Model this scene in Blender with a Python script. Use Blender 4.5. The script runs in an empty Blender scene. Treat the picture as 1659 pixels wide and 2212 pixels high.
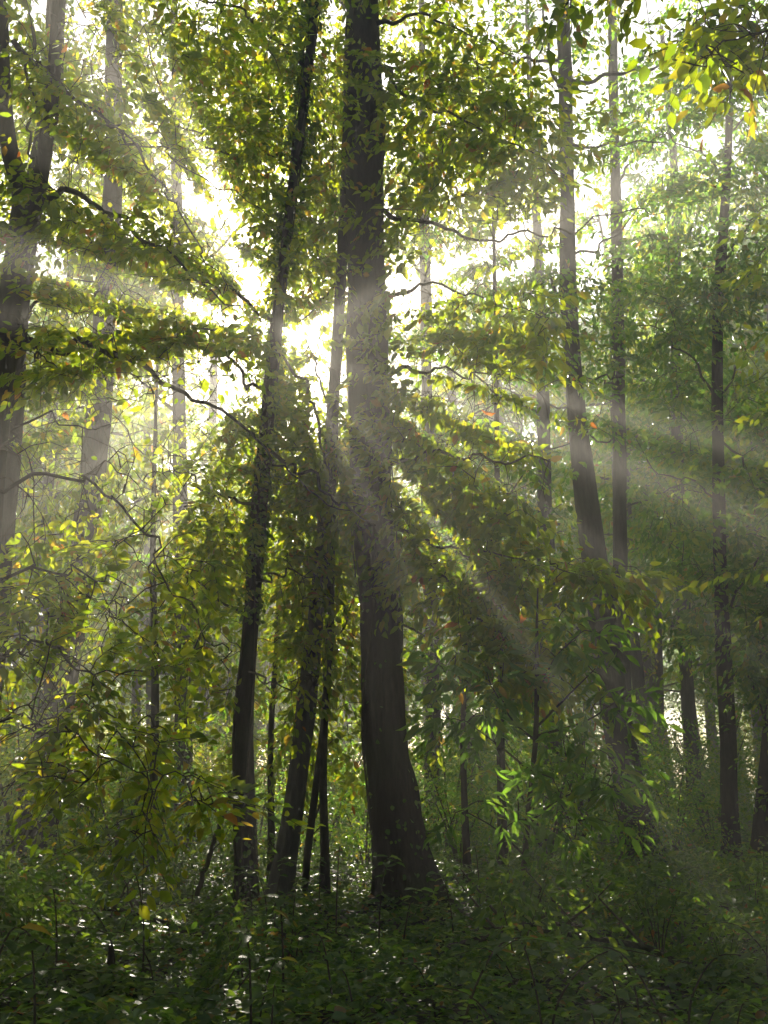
import bpy, math, random
import numpy as np
from mathutils import Vector, Matrix

# ------------------------------------------------------------------ camera, sky, sun, exposure
rng = np.random.default_rng(11)
random.seed(11)
scene = bpy.context.scene
COL = scene.collection
CAM_H = 1.25
PITCH = math.radians(15.4)
FV = 2151.0                                  # focal length in photo-view units (1659 x 2212)
cam_d = bpy.data.cameras.new('camera')
cam = bpy.data.objects.new('camera', cam_d)
COL.objects.link(cam)
cam.location = (0, 0, CAM_H)
cam.rotation_euler = (math.pi / 2 + PITCH, 0, 0)
cam_d.sensor_fit = 'VERTICAL'
cam_d.sensor_height = 36.0
cam_d.lens = 36.0 * FV / 2212.0
cam_d.clip_start = 0.05
cam_d.clip_end = 1000
scene.camera = cam

CAMP = np.array([0.0, 0.0, CAM_H])
FWD = np.array([0, math.cos(PITCH), math.sin(PITCH)])
UPV = np.array([0, -math.sin(PITCH), math.cos(PITCH)])
RGT = np.array([1.0, 0, 0])

def ray(x, y):
    return FWD + (x - 829.5) / FV * RGT + (1106 - y) / FV * UPV

def at(x, y, Y):
    """point of the vertical plane at distance Y that is seen at (x, y) of the photograph"""
    d = ray(x, y)
    return CAMP + d * (Y / d[1])

SUN = ray(628, 722)
SUN = SUN / np.linalg.norm(SUN)
sun_el = math.asin(SUN[2])
sun_rot = math.atan2(SUN[0], SUN[1])

world = bpy.data.worlds.new('World')
scene.world = world
world.use_nodes = True
wn = world.node_tree
wn.nodes.clear()
sky = wn.nodes.new('ShaderNodeTexSky')
sky.sky_type = 'NISHITA'
sky.sun_disc = False
sky.sun_elevation = sun_el
sky.sun_rotation = sun_rot
sky.air_density = 1.0
sky.dust_density = 1.0
bg = wn.nodes.new('ShaderNodeBackground')
bg.inputs['Strength'].default_value = 0.05
wo = wn.nodes.new('ShaderNodeOutputWorld')
wn.links.new(sky.outputs[0], bg.inputs[0])
wn.links.new(bg.outputs[0], wo.inputs[0])

sl = bpy.data.lights.new('sun', 'SUN')
sl.energy = 5.0
sl.angle = math.radians(0.5)
sl.color = (1.0, 0.91, 0.75)
so = bpy.data.objects.new('sun', sl)
COL.objects.link(so)
so.location = (SUN * 60).tolist()
so.rotation_euler = Vector(SUN.tolist()).to_track_quat('Z', 'Y').to_euler()

scene.view_settings.view_transform = 'Standard'
scene.view_settings.look = 'None'
scene.view_settings.gamma = 1
scene.view_settings.exposure = 2.2
scene.view_settings.use_curve_mapping = False
cy = scene.cycles
cy.use_denoising = True
cy.denoiser = 'OPENIMAGEDENOISE'
cy.denoising_input_passes = 'RGB_ALBEDO_NORMAL'
cy.max_bounces = 6
cy.diffuse_bounces = 1
cy.glossy_bounces = 2
cy.transmission_bounces = 2
cy.transparent_max_bounces = 4
cy.volume_bounces = 0
cy.sample_clamp_indirect = 4
cy.sample_clamp_direct = 20
cy.use_adaptive_sampling = True
cy.adaptive_threshold = 0.02
HAZE_DENSITY = 0.0078
DENS = 1.75
HAZE_G = 0.48

# ------------------------------------------------------------------ gaps cut in the canopy along the sun's direction to shape the light shafts
E1 = np.cross(SUN, [0, 0, 1.0]); E1 /= np.linalg.norm(E1)       # to the right
E2 = np.cross(E1, SUN)                                            # upwards
GAPS = [  # angle, from radius, to radius, half width: leaves cut away here to let shafts through
    (129, 0.75, 2.5, .19), (118, 1.5, 3.2, .12), (145, 2.0, 4.0, .15),
    (165, 0.7, 2.4, .14), (178, 1.6, 3.2, .09),
    (201, 0.9, 2.4, .17), (212, 1.1, 4.0, .30), (224, 0.9, 1.7, .28), (238, 1.5, 3.5, .12),
    (-10, 1.25, 3.0, .09), (-19, 1.6, 5.0, .16), (-31, 1.6, 3.6, .09),
    (17, 1.3, 3.4, .07), (26, 1.6, 6.0, .19),
    (31, .28, .95, .07), (4, .22, .8, .06), (-24, .35, .95, .06), (-46, .5, 1.1, .08), (-62, .7, 1.5, .07),
    (-72, 1.0, 1.9, .05), (-50, 1.8, 3.2, .07),
    (34, 1.95, 2.5, .30), (24, 2.0, 2.5, .22), (0, 0.0, .05, .14),
    (-74, 6.2, 6.9, .35), (-80, 7.5, 8.2, .3), (-60, 6, 6.8, .3), (-100, 5, 5.8, .25), (-115, 5.5, 6.5, .25), (-66, 8, 9, .3),
    (213, 4.0, 6.5, .25), (201, 3.0, 6.0, .14), (-19, 5.0, 8.0, .2), (-11, 3.0, 7.5, .13), (27, 5.5, 9.0, .25), (19, 3.4, 7.5, .12), (127, 3.0, 6.0, .22), (168, 3.2, 6.0, .16), (150, 3.5, 6, .12),
]

def gap_keep(p, keep=0.03):
    """True where a leaf may stand (the canopy's gaps hold few leaves)"""
    q = p - CAMP
    a, b = q @ E1, q @ E2
    near = np.full(len(p), 9.0)
    rag = .55 + .95 * vnoise(a * 3.1 + 50, b * 3.1 + 50, a * 0)
    for ang, r0, r1, w in GAPS:
        c, s = math.cos(math.radians(ang)), math.sin(math.radians(ang))
        t = np.clip(a * c + b * s, r0, r1)
        near = np.minimum(near, np.sqrt((a - t * c) ** 2 + (b - t * s) ** 2) / (w * rag))
    return rng.random(len(p)) < np.clip((near - .75) / .5, keep, 1)

# ------------------------------------------------------------------ noise
def _hash(ix, iy, iz):
    n = (ix.astype(np.int64) * 374761393 + iy.astype(np.int64) * 668265263 + iz.astype(np.int64) * 2147483647) & 0xffffffff
    n = ((n ^ (n >> 13)) * 1274126177) & 0xffffffff
    return ((n ^ (n >> 16)) & 0xffff) / 65535.0

def vnoise(x, y, z):
    ix, iy, iz = np.floor(x), np.floor(y), np.floor(z)
    fx, fy, fz = x - ix, y - iy, z - iz
    fx, fy, fz = fx * fx * (3 - 2 * fx), fy * fy * (3 - 2 * fy), fz * fz * (3 - 2 * fz)
    r = 0
    for dx in (0, 1):
        for dy in (0, 1):
            for dz in (0, 1):
                w = (fx if dx else 1 - fx) * (fy if dy else 1 - fy) * (fz if dz else 1 - fz)
                r = r + w * _hash(ix + dx, iy + dy, iz + dz)
    return r

def ground_z(x, y):
    x = np.asarray(x, float); y = np.asarray(y, float)
    z = (vnoise(x * .35 + 5, y * .35, x * 0) - .5) * .12 + (vnoise(x * 1.3, y * 1.3 + 9, x * 0) - .5) * .07
    far = np.clip((np.hypot(x, y) - 25) / 60, 0, 1)
    return z + far * (vnoise(x * .03, y * .03 + 2, x * 0) - .45) * 3.0

# ------------------------------------------------------------------ materials
def new_mat(name):
    m = bpy.data.materials.new(name)
    m.use_nodes = True
    nt = m.node_tree
    nt.nodes.clear()
    return m, nt, nt.nodes, nt.links

def rand_value(nt):
    N, L = nt.nodes, nt.links
    g = N.new('ShaderNodeNewGeometry')
    o = N.new('ShaderNodeObjectInfo')
    a = N.new('ShaderNodeMath'); a.operation = 'ADD'
    f = N.new('ShaderNodeMath'); f.operation = 'FRACT'
    L.new(g.outputs['Random Per Island'], a.inputs[0]); L.new(o.outputs['Random'], a.inputs[1]); L.new(a.outputs[0], f.inputs[0])
    return f.outputs[0]

def ramp(nt, src, stops):
    r = nt.nodes.new('ShaderNodeValToRGB')
    e = r.color_ramp.elements
    while len(e) < len(stops):
        e.new(0.5)
    for k, (p, c) in enumerate(stops):
        e[k].position = p
        e[k].color = (*c, 1)
    nt.links.new(src, r.inputs[0])
    return r.outputs[0]

def leaf_mat(name, refl, trans, rough=.3, spec=.5, split=.62):
    m, nt, N, L = new_mat(name)
    rv = rand_value(nt)
    geo = N.new('ShaderNodeNewGeometry')
    nz = N.new('ShaderNodeTexNoise'); nz.inputs['Scale'].default_value = 35; nz.inputs['Detail'].default_value = 2
    L.new(geo.outputs['Position'], nz.inputs['Vector'])
    c1 = ramp(nt, rv, refl); c2 = ramp(nt, rv, [(p_, tuple(.95 * x for x in c_)) for p_, c_ in trans])
    mul = N.new('ShaderNodeMixRGB'); mul.blend_type = 'MULTIPLY'; mul.inputs[0].default_value = .3
    L.new(c2, mul.inputs[1]); L.new(nz.outputs['Fac'], mul.inputs[2])
    pb = N.new('ShaderNodeBsdfPrincipled')
    L.new(c1, pb.inputs['Base Color'])
    pb.inputs['Roughness'].default_value = rough
    pb.inputs['Specular IOR Level'].default_value = spec
    bp = N.new('ShaderNodeBump'); bp.inputs['Strength'].default_value = .35; bp.inputs['Distance'].default_value = .01
    L.new(nz.outputs['Fac'], bp.inputs['Height']); L.new(bp.outputs[0], pb.inputs['Normal'])
    tr = N.new('ShaderNodeBsdfTranslucent')
    L.new(mul.outputs[0], tr.inputs['Color'])
    mx = N.new('ShaderNodeMixShader'); mx.inputs[0].default_value = split
    L.new(pb.outputs[0], mx.inputs[1]); L.new(tr.outputs[0], mx.inputs[2])
    out = N.new('ShaderNodeOutputMaterial'); L.new(mx.outputs[0], out.inputs[0])
    return m

M = {}
M['leaf'] = leaf_mat('beech leaf',
    [(0, (.02, .05, .008)), (.5, (.032, .072, .010)), (.93, (.06, .10, .014)), (.985, (.16, .10, .02)), (1, (.18, .06, .015))],
    [(0, (.38, .60, .012)), (.5, (.68, .84, .015)), (.9, (.92, .92, .02)), (.985, (.95, .60, .06)), (1, (.85, .25, .04))])
M['leaf_cool'] = leaf_mat('oak leaf',
    [(0, (.03, .065, .018)), (.6, (.045, .085, .02)), (.97, (.07, .11, .02)), (1, (.16, .10, .02))],
    [(0, (.22, .52, .03)), (.6, (.38, .68, .03)), (.97, (.75, .84, .04)), (1, (.8, .45, .06))])
M['leaf_ivy'] = leaf_mat('ivy leaf',
    [(0, (.018, .045, .010)), (.6, (.03, .065, .014)), (1, (.05, .09, .018))],
    [(0, (.22, .42, .02)), (.6, (.35, .60, .03)), (1, (.6, .75, .04))], rough=.28, split=.42)
M['leaf_low'] = leaf_mat('bramble leaf',
    [(0, (.02, .05, .014)), (.6, (.035, .075, .018)), (.95, (.055, .10, .02)), (.985, (.14, .07, .02)), (1, (.16, .05, .015))],
    [(0, (.22, .42, .03)), (.6, (.35, .58, .04)), (.95, (.6, .75, .05)), (1, (.8, .3, .05))], rough=.4, spec=.5, split=.45)
M['leaf_big'] = leaf_mat('chestnut leaf',
    [(0, (.03, .075, .015)), (.8, (.045, .105, .02)), (1, (.07, .12, .02))],
    [(0, (.28, .58, .04)), (.8, (.42, .72, .05)), (1, (.7, .8, .05))], rough=.35)

def bark_mat(name, dark, light, moss, scale=1.0, moss_amt=.5):
    m, nt, N, L = new_mat(name)
    tc = N.new('ShaderNodeTexCoord')
    mp = N.new('ShaderNodeMapping'); mp.inputs['Scale'].default_value = (14 * scale, 14 * scale, 2.6 * scale)
    L.new(tc.outputs['Object'], mp.inputs[0])
    n1 = N.new('ShaderNodeTexNoise'); n1.inputs['Scale'].default_value = 1.6; n1.inputs['Detail'].default_value = 8; n1.inputs['Roughness'].default_value = .65
    L.new(mp.outputs[0], n1.inputs['Vector'])
    n2 = N.new('ShaderNodeTexNoise'); n2.inputs['Scale'].default_value = 1.3; n2.inputs['Detail'].default_value = 5
    L.new(tc.outputs['Object'], n2.inputs['Vector'])
    c = ramp(nt, n1.outputs['Fac'], [(.3, dark), (.52, tuple((a + b) / 2 for a, b in zip(dark, light))), (.7, light)])
    mk = ramp(nt, n2.outputs['Fac'], [(.5, (0, 0, 0)), (.68, (moss_amt,) * 3)])
    mx = N.new('ShaderNodeMixRGB'); L.new(mk, mx.inputs[0]); L.new(c, mx.inputs[1]); mx.inputs[2].default_value = (*moss, 1)
    pb = N.new('ShaderNodeBsdfPrincipled'); L.new(mx.outputs[0], pb.inputs['Base Color']); pb.inputs['Roughness'].default_value = .85
    pb.inputs['Specular IOR Level'].default_value = .25
    bp = N.new('ShaderNodeBump'); bp.inputs['Strength'].default_value = .9; bp.inputs['Distance'].default_value = .03
    L.new(n1.outputs['Fac'], bp.inputs['Height']); L.new(bp.outputs[0], pb.inputs['Normal'])
    out = N.new('ShaderNodeOutputMaterial'); L.new(pb.outputs[0], out.inputs[0])
    return m

M['bark'] = bark_mat('furrowed bark', (.022, .015, .011), (.085, .06, .043), (.05, .07, .02))
M['bark_grey'] = bark_mat('smooth grey bark', (.045, .036, .03), (.13, .105, .085), (.06, .08, .03), .7, .4)
M['twig'] = bark_mat('twig bark', (.05, .035, .025), (.12, .09, .06), (.06, .07, .03), 2, .2)

m, nt, N, L = new_mat('leaf litter and soil')
tc = N.new('ShaderNodeTexCoord')
n1 = N.new('ShaderNodeTexNoise'); n1.inputs['Scale'].default_value = 9; n1.inputs['Detail'].default_value = 9
L.new(tc.outputs['Object'], n1.inputs['Vector'])
vo = N.new('ShaderNodeTexVoronoi'); vo.inputs['Scale'].default_value = 22
L.new(tc.outputs['Object'], vo.inputs['Vector'])
c = ramp(nt, n1.outputs['Fac'], [(.3, (.018, .012, .008)), (.55, (.05, .032, .018)), (.75, (.11, .065, .03))])
mx = N.new('ShaderNodeMixRGB'); mx.blend_type = 'MULTIPLY'; mx.inputs[0].default_value = .6
L.new(c, mx.inputs[1]); L.new(vo.outputs['Color'], mx.inputs[2])
pb = N.new('ShaderNodeBsdfPrincipled'); L.new(mx.outputs[0], pb.inputs['Base Color']); pb.inputs['Roughness'].default_value = .8
bp = N.new('ShaderNodeBump'); bp.inputs['Strength'].default_value = 1; bp.inputs['Distance'].default_value = .04
L.new(vo.outputs['Distance'], bp.inputs['Height']); L.new(bp.outputs[0], pb.inputs['Normal'])
out = N.new('ShaderNodeOutputMaterial'); L.new(pb.outputs[0], out.inputs[0])
M['soil'] = m

m, nt, N, L = new_mat('haze')
pv = N.new('ShaderNodeVolumePrincipled')
pv.inputs['Color'].default_value = (.98, .96, .92, 1)
pv.inputs['Density'].default_value = HAZE_DENSITY
pv.inputs['Anisotropy'].default_value = HAZE_G
out = N.new('ShaderNodeOutputMaterial'); L.new(pv.outputs[0], out.inputs['Volume'])
M['haze'] = m

# ------------------------------------------------------------------ mesh helpers
class Geo:
    """collects rings and faces; builds one mesh"""
    def __init__(self):
        self.v, self.f, self.n = [], [], 0
    def add(self, verts, quads):
        self.v.append(np.asarray(verts, float)); self.f.append(np.asarray(quads, int) + self.n); self.n += len(verts)
    def build(self, name, mat, smooth=True, offset=None):
        me = bpy.data.meshes.new(name)
        if self.n == 0:
            return me
        V = np.concatenate(self.v)
        if offset is not None:
            V = V - np.asarray(offset)
        widths = {}
        F = [f for f in self.f if len(f)]
        loops = np.concatenate([f.ravel() for f in F])
        sizes = np.concatenate([np.full(len(f), f.shape[1]) for f in F])
        starts = np.concatenate([[0], np.cumsum(sizes)[:-1]])
        me.vertices.add(len(V)); me.vertices.foreach_set('co', V.astype(np.float32).ravel())
        me.loops.add(len(loops)); me.loops.foreach_set('vertex_index', loops.astype(np.int32))
        me.polygons.add(len(sizes)); me.polygons.foreach_set('loop_start', starts.astype(np.int32))
        me.polygons.foreach_set('use_smooth', np.full(len(sizes), smooth))
        me.materials.append(mat)
        me.update(calc_edges=True)
        return me

def catmull(P, n):
    """P (k,d) -> (m,d), n steps in each span"""
    P = np.asarray(P, float)
    if len(P) < 3:
        t = np.linspace(0, 1, n * max(1, len(P) - 1) + 1)[:, None]
        return P[0] * (1 - t) + P[-1] * t
    Q = np.vstack([2 * P[0] - P[1], P, 2 * P[-1] - P[-2]])
    out = []
    for i in range(len(P) - 1):
        t = np.linspace(0, 1, n, endpoint=False)[:, None]
        a, b, c, d = Q[i], Q[i + 1], Q[i + 2], Q[i + 3]
        out.append(.5 * (2 * b + (c - a) * t + (2 * a - 5 * b + 4 * c - d) * t * t + (3 * b - a - 3 * c + d) * t ** 3))
    out.append(P[-1:])
    return np.vstack(out)

def tube(geo, pts, rad, sides=8, rough=0.0, seed=0, flare=0.0, cap=True):
    pts = np.asarray(pts, float); rad = np.asarray(rad, float)
    T = np.gradient(pts, axis=0); T /= np.linalg.norm(T, axis=1)[:, None] + 1e-9
    ref = np.array([0.0, 1.0, 0.0]) if abs(T[:, 1]).mean() < .8 else np.array([1.0, 0, 0])
    A = np.cross(T, ref); A /= np.linalg.norm(A, axis=1)[:, None] + 1e-9
    B = np.cross(T, A)
    th = np.linspace(0, 2 * math.pi, sides, endpoint=False)
    n = len(pts)
    R = np.repeat(rad[:, None], sides, 1)
    if rough > 0 or flare > 0:
        H = np.repeat(np.concatenate([[0], np.cumsum(np.linalg.norm(np.diff(pts, axis=0), axis=1))])[:, None], sides, 1)
        C, S = np.cos(th)[None], np.sin(th)[None]
        k = 3.0
        big = vnoise(C * 1.4 + seed * 7 + 20, S * 1.4 + 30, H * .9) - .5
        rid = vnoise(C * R * 30 + seed, S * R * 30 + 50, H * 2.2) - .5
        fine = vnoise(C * R * 70 + seed, S * R * 70 + 50, H * 7) - .5
        R = R * (1 + rough * big * 1.6) + rough * (.28 * rid + .12 * fine) * np.minimum(R, .3) * 1.5
        if flare > 0:
            lob = .6 + .9 * vnoise(C * 1.9 + seed * 3 + 11, S * 1.9 + 40, H * .15)
            R = R + flare * lob * np.exp(-H / .38) * rad[0]
    V = pts[:, None] + R[..., None] * (A[:, None] * np.cos(th)[None, :, None] + B[:, None] * np.sin(th)[None, :, None])
    i = np.arange(n - 1)[:, None] * sides; j = np.arange(sides)[None]
    j2 = (j + 1) % sides
    quads = np.stack([i + j, i + j2, i + sides + j2, i + sides + j], -1).reshape(-1, 4)
    geo.add(V.reshape(-1, 3), quads)
    if cap:
        geo.add(V[-1], np.arange(sides)[None])

# leaf outlines: (u along, v across, z) and faces
def leaf_shape(kind):
    if kind == 8:
        u = [0, .30, .68, 1, .30, .68, .33, .70]
        v = [0, -.5, -.40, 0, .5, .40, 0, 0]
        z = [0, .05, .02, -.10, .05, .02, -.01, -.045]
        V = np.array([u, v, z]).T
        F = [[0, 1, 6, -1], [1, 2, 7, 6], [2, 3, 7, -1], [0, 6, 4, -1], [6, 7, 5, 4], [7, 3, 5, -1]]
        T = np.array([f[:3] for f in F if f[3] < 0]); Q = np.array([f for f in F if f[3] >= 0])
        return V, T, Q
    if kind == 4:
        V = np.array([[0, 0, 0], [.35, -.5, .05], [.72, -.36, .02], [1, 0, -.08], [.72, .36, .02], [.35, .5, .05]])
        return V, None, np.array([[0, 1, 2, 3], [0, 3, 4, 5]])
    V = np.array([[0, 0, 0], [.45, -.5, .03], [1, 0, -.04], [.45, .5, .03]])
    return V, None, np.array([[0, 1, 2, 3]])

def norm(a):
    return a / (np.linalg.norm(a, axis=-1, keepdims=True) + 1e-9)

def bake_leaves(geo, Lv, kind):
    """Lv: dict base, axis, nrm, L, W arrays"""
    if len(Lv['base']) == 0:
        return
    V, T, Q = leaf_shape(kind)
    ax, nr = Lv['axis'], Lv['nrm']
    sd = norm(np.cross(nr, ax)); nr = np.cross(ax, sd)
    LL, WW = Lv['L'][:, None, None], Lv['W'][:, None, None]
    curl = rng.uniform(-.4, 3.2, len(ax))[:, None, None]
    P = Lv['base'][:, None] + LL * V[None, :, 0:1] * ax[:, None] + WW * V[None, :, 1:2] * sd[:, None] + LL * curl * V[None, :, 2:3] * nr[:, None]
    n, k = len(ax), len(V)
    off = (np.arange(n) * k)[:, None, None]
    geo.v.append(P.reshape(-1, 3))
    if T is not None:
        geo.f.append((T[None] + off).reshape(-1, 3) + geo.n)
    geo.f.append((Q[None] + off).reshape(-1, 4) + geo.n)
    geo.n += n * k

def cat(ls):
    ls = [l for l in ls if l is not None and len(l['base'])]
    return {k: np.concatenate([l[k] for l in ls]) for k in ('base', 'axis', 'nrm', 'L', 'W')}

def take(l, idx):
    return {k: v[idx] for k, v in l.items()}

# one mesh per leaf variant, shared by all single leaves
LEAF_MESH = {}
def leaf_mesh(matkey, var):
    key = (matkey, var)
    if key not in LEAF_MESH:
        V, T, Q = leaf_shape(8)
        V = V.copy()
        V[:, 2] *= (.5, 1.1, 1.9)[var]
        V[3, 1] += (-.08, 0, .1)[var]
        g = Geo(); g.add(V, T); g.f.append(Q)
        LEAF_MESH[key] = g.build('leaf', M[matkey])
    return LEAF_MESH[key]

def tag(o, label=None, cat_=None, group=None, kind=None):
    if label: o['label'] = label
    if cat_: o['category'] = cat_
    if group: o['group'] = group
    if kind: o['kind'] = kind
    return o

def link(name, me, parent=None, loc=(0, 0, 0)):
    o = bpy.data.objects.new(name, me)
    COL.objects.link(o)
    o.location = loc
    if parent is not None:
        o.parent = parent
    return o

def empty(name, loc, label, cat_, group=None):
    o = bpy.data.objects.new(name, None)
    COL.objects.link(o)
    o.location = loc
    o.empty_display_size = .2
    return tag(o, label, cat_, group)

def single_leaves(lv, root, base, matkey, name='leaf'):
    ax, nr = lv['axis'], lv['nrm']
    sd = norm(np.cross(nr, ax)); nr = np.cross(ax, sd)
    for i in range(len(ax)):
        Lx, Wx = lv['L'][i], lv['W'][i]
        p = lv['base'][i] - base
        o = bpy.data.objects.new(name, leaf_mesh(matkey, i % 3))
        COL.objects.link(o)
        o.parent = root
        o.matrix_basis = Matrix(((ax[i][0] * Lx, sd[i][0] * Wx, nr[i][0] * Lx, p[0]),
                                 (ax[i][1] * Lx, sd[i][1] * Wx, nr[i][1] * Lx, p[1]),
                                 (ax[i][2] * Lx, sd[i][2] * Wx, nr[i][2] * Lx, p[2]), (0, 0, 0, 1)))

# ------------------------------------------------------------------ sprays: a leafy twig
def spray_leaves(center, direction, length, n, L0, aspect, droop=.25, spread=1.0, wild=.35, hang=1.0):
    """all sprays at once. center, direction (S,3); each gets n leaves on alternate sides of a slightly drooping twig"""
    S = len(center)
    up = np.array([0, 0, 1.0])
    d = norm(direction)
    nrm = norm(up + rng.normal(0, wild, (S, 3)))
    side = norm(np.cross(nrm, d)); nrm = np.cross(d, side)
    t = (np.arange(n)[None] + rng.uniform(.2, .8, (S, n))) / n
    sgn = np.where((np.arange(n)[None] + rng.integers(0, 2, (S, 1))) % 2 == 0, 1.0, -1.0)
    # side twiglets: leaves shift sideways by a random amount
    off = np.abs(rng.normal(0, .16 * spread, (S, n))) * sgn * (1 - .45 * t)
    Ls = length[:, None]
    pos = center[:, None] + d[:, None] * (t * Ls)[..., None] + side[:, None] * (off * Ls)[..., None]
    pos = pos - up * (droop * (t ** 2) * Ls + droop * .6 * np.abs(off) * Ls)[..., None]
    pos += rng.normal(0, .025, pos.shape)
    ang = rng.uniform(.45, 1.15, (S, n))
    ax = d[:, None] * np.cos(ang)[..., None] + side[:, None] * (np.sin(ang) * sgn)[..., None]
    ax = norm(ax + np.array([0, 0, -1.0]) * rng.uniform(.0, 1.2, (S, n, 1)) * hang + rng.normal(0, .12, pos.shape))
    nr = norm(nrm[:, None] + rng.normal(0, .3 + .5 * hang, pos.shape))
    LL = L0 * rng.uniform(.5, 1.25, (S, n)) * (1 - .25 * t)
    return dict(base=pos.reshape(-1, 3), axis=ax.reshape(-1, 3), nrm=nr.reshape(-1, 3), L=LL.ravel(), W=(LL * aspect * rng.uniform(.68, 1.22, (S, n))).ravel())

def grow(skeleton, targets, twigs, lift=.12):
    """joins every target to the nearest branch point, nearest first; thin tubes go to the twigs mesh. Returns arrival directions"""
    nodes = np.concatenate(skeleton)
    extra = np.zeros((len(targets) * 3, 3)); ne = 0
    d0 = np.array([np.min(((nodes - t) ** 2).sum(1)) for t in targets])
    order = np.argsort(d0)
    dirs = np.zeros_like(targets)
    for i in order:
        t = targets[i]
        dd = ((nodes - t) ** 2).sum(1); k = int(np.argmin(dd)); best = nodes[k]; bd = dd[k]
        if ne:
            de = ((extra[:ne] - t) ** 2).sum(1); k2 = int(np.argmin(de))
            if de[k2] < bd * .8:
                best, bd = extra[k2], de[k2]
        L = math.sqrt(bd) + 1e-6
        mid = (best + t) / 2 + np.array([0, 0, lift * L]) + rng.normal(0, .03 * L, 3)
        q = (best * .25 + mid * .5 + t * .25)
        r0 = min(.016, .004 + .006 * L)
        tube(twigs, np.array([best, best * .55 + mid * .45, mid, t * .5 + mid * .5, t]), np.linspace(r0, .003, 5), 4, cap=False)
        extra[ne] = q; extra[ne + 1] = t * .6 + mid * .4; extra[ne + 2] = t; ne += 3
        v = t - mid
        v[2] *= .5
        dirs[i] = v / (np.linalg.norm(v) + 1e-6)
    return dirs

def puffs(lst):
    """sprays' seats: (x, y, rx, ry, Y, dY, n) in photo units and metres of distance"""
    out = []
    for x, y, rx, ry, Y, dY, n in lst:
        k = 0
        n = int(round(n * DENS))
        while k < n:
            a = rng.normal(0, .62, 3)
            if (a ** 2).sum() > 3: continue
            out.append(at(x + a[0] * rx, y + a[1] * ry, Y + a[2] * dY)); k += 1
    return np.array(out).reshape(-1, 3)

def px_path(pts, Y=None):
    """[(x, y, width[, Y])] in photo units -> 3D points and radii"""
    P, R = [], []
    for p in pts:
        YY = p[3] if len(p) > 3 else Y
        q = at(p[0], p[1], YY)
        dist = np.dot(q - CAMP, FWD)
        P.append(q); R.append(p[2] / FV * dist / 2)
    return np.array(P), np.array(R)

def in_view(p, margin=60):
    q = p - CAMP
    z = q @ FWD
    x = 829.5 + FV * (q @ RGT) / np.maximum(z, .01); y = 1106 - FV * (q @ UPV) / np.maximum(z, .01)
    return (z > .1) & (x > -margin) & (x < 1659 + margin) & (y > -margin) & (y < 2212 + margin), z

def finish_foliage(lv, root, base, matkey, kind, n_single=300, cull=True, leafname='leaf'):
    if cull:
        lv = take(lv, gap_keep(lv['base']))
    lv = take(lv, lv['base'][:, 2] > -.1)
    iv, z = in_view(lv['base'])
    size = np.where(iv, lv['L'] / np.maximum(z, .5), 0)
    if n_single:
        idx = np.argsort(-size)[:n_single]
        idx = idx[size[idx] > 0]
        single_leaves(take(lv, idx), root, base, matkey, leafname)
        keep = np.ones(len(size), bool); keep[idx] = False
        lv = take(lv, keep)
    g = Geo(); bake_leaves(g, lv, kind)
    o = link('foliage', g.build('foliage', M[matkey], offset=base), root)
    o['kind'] = 'stuff'
    return len(size)

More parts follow.
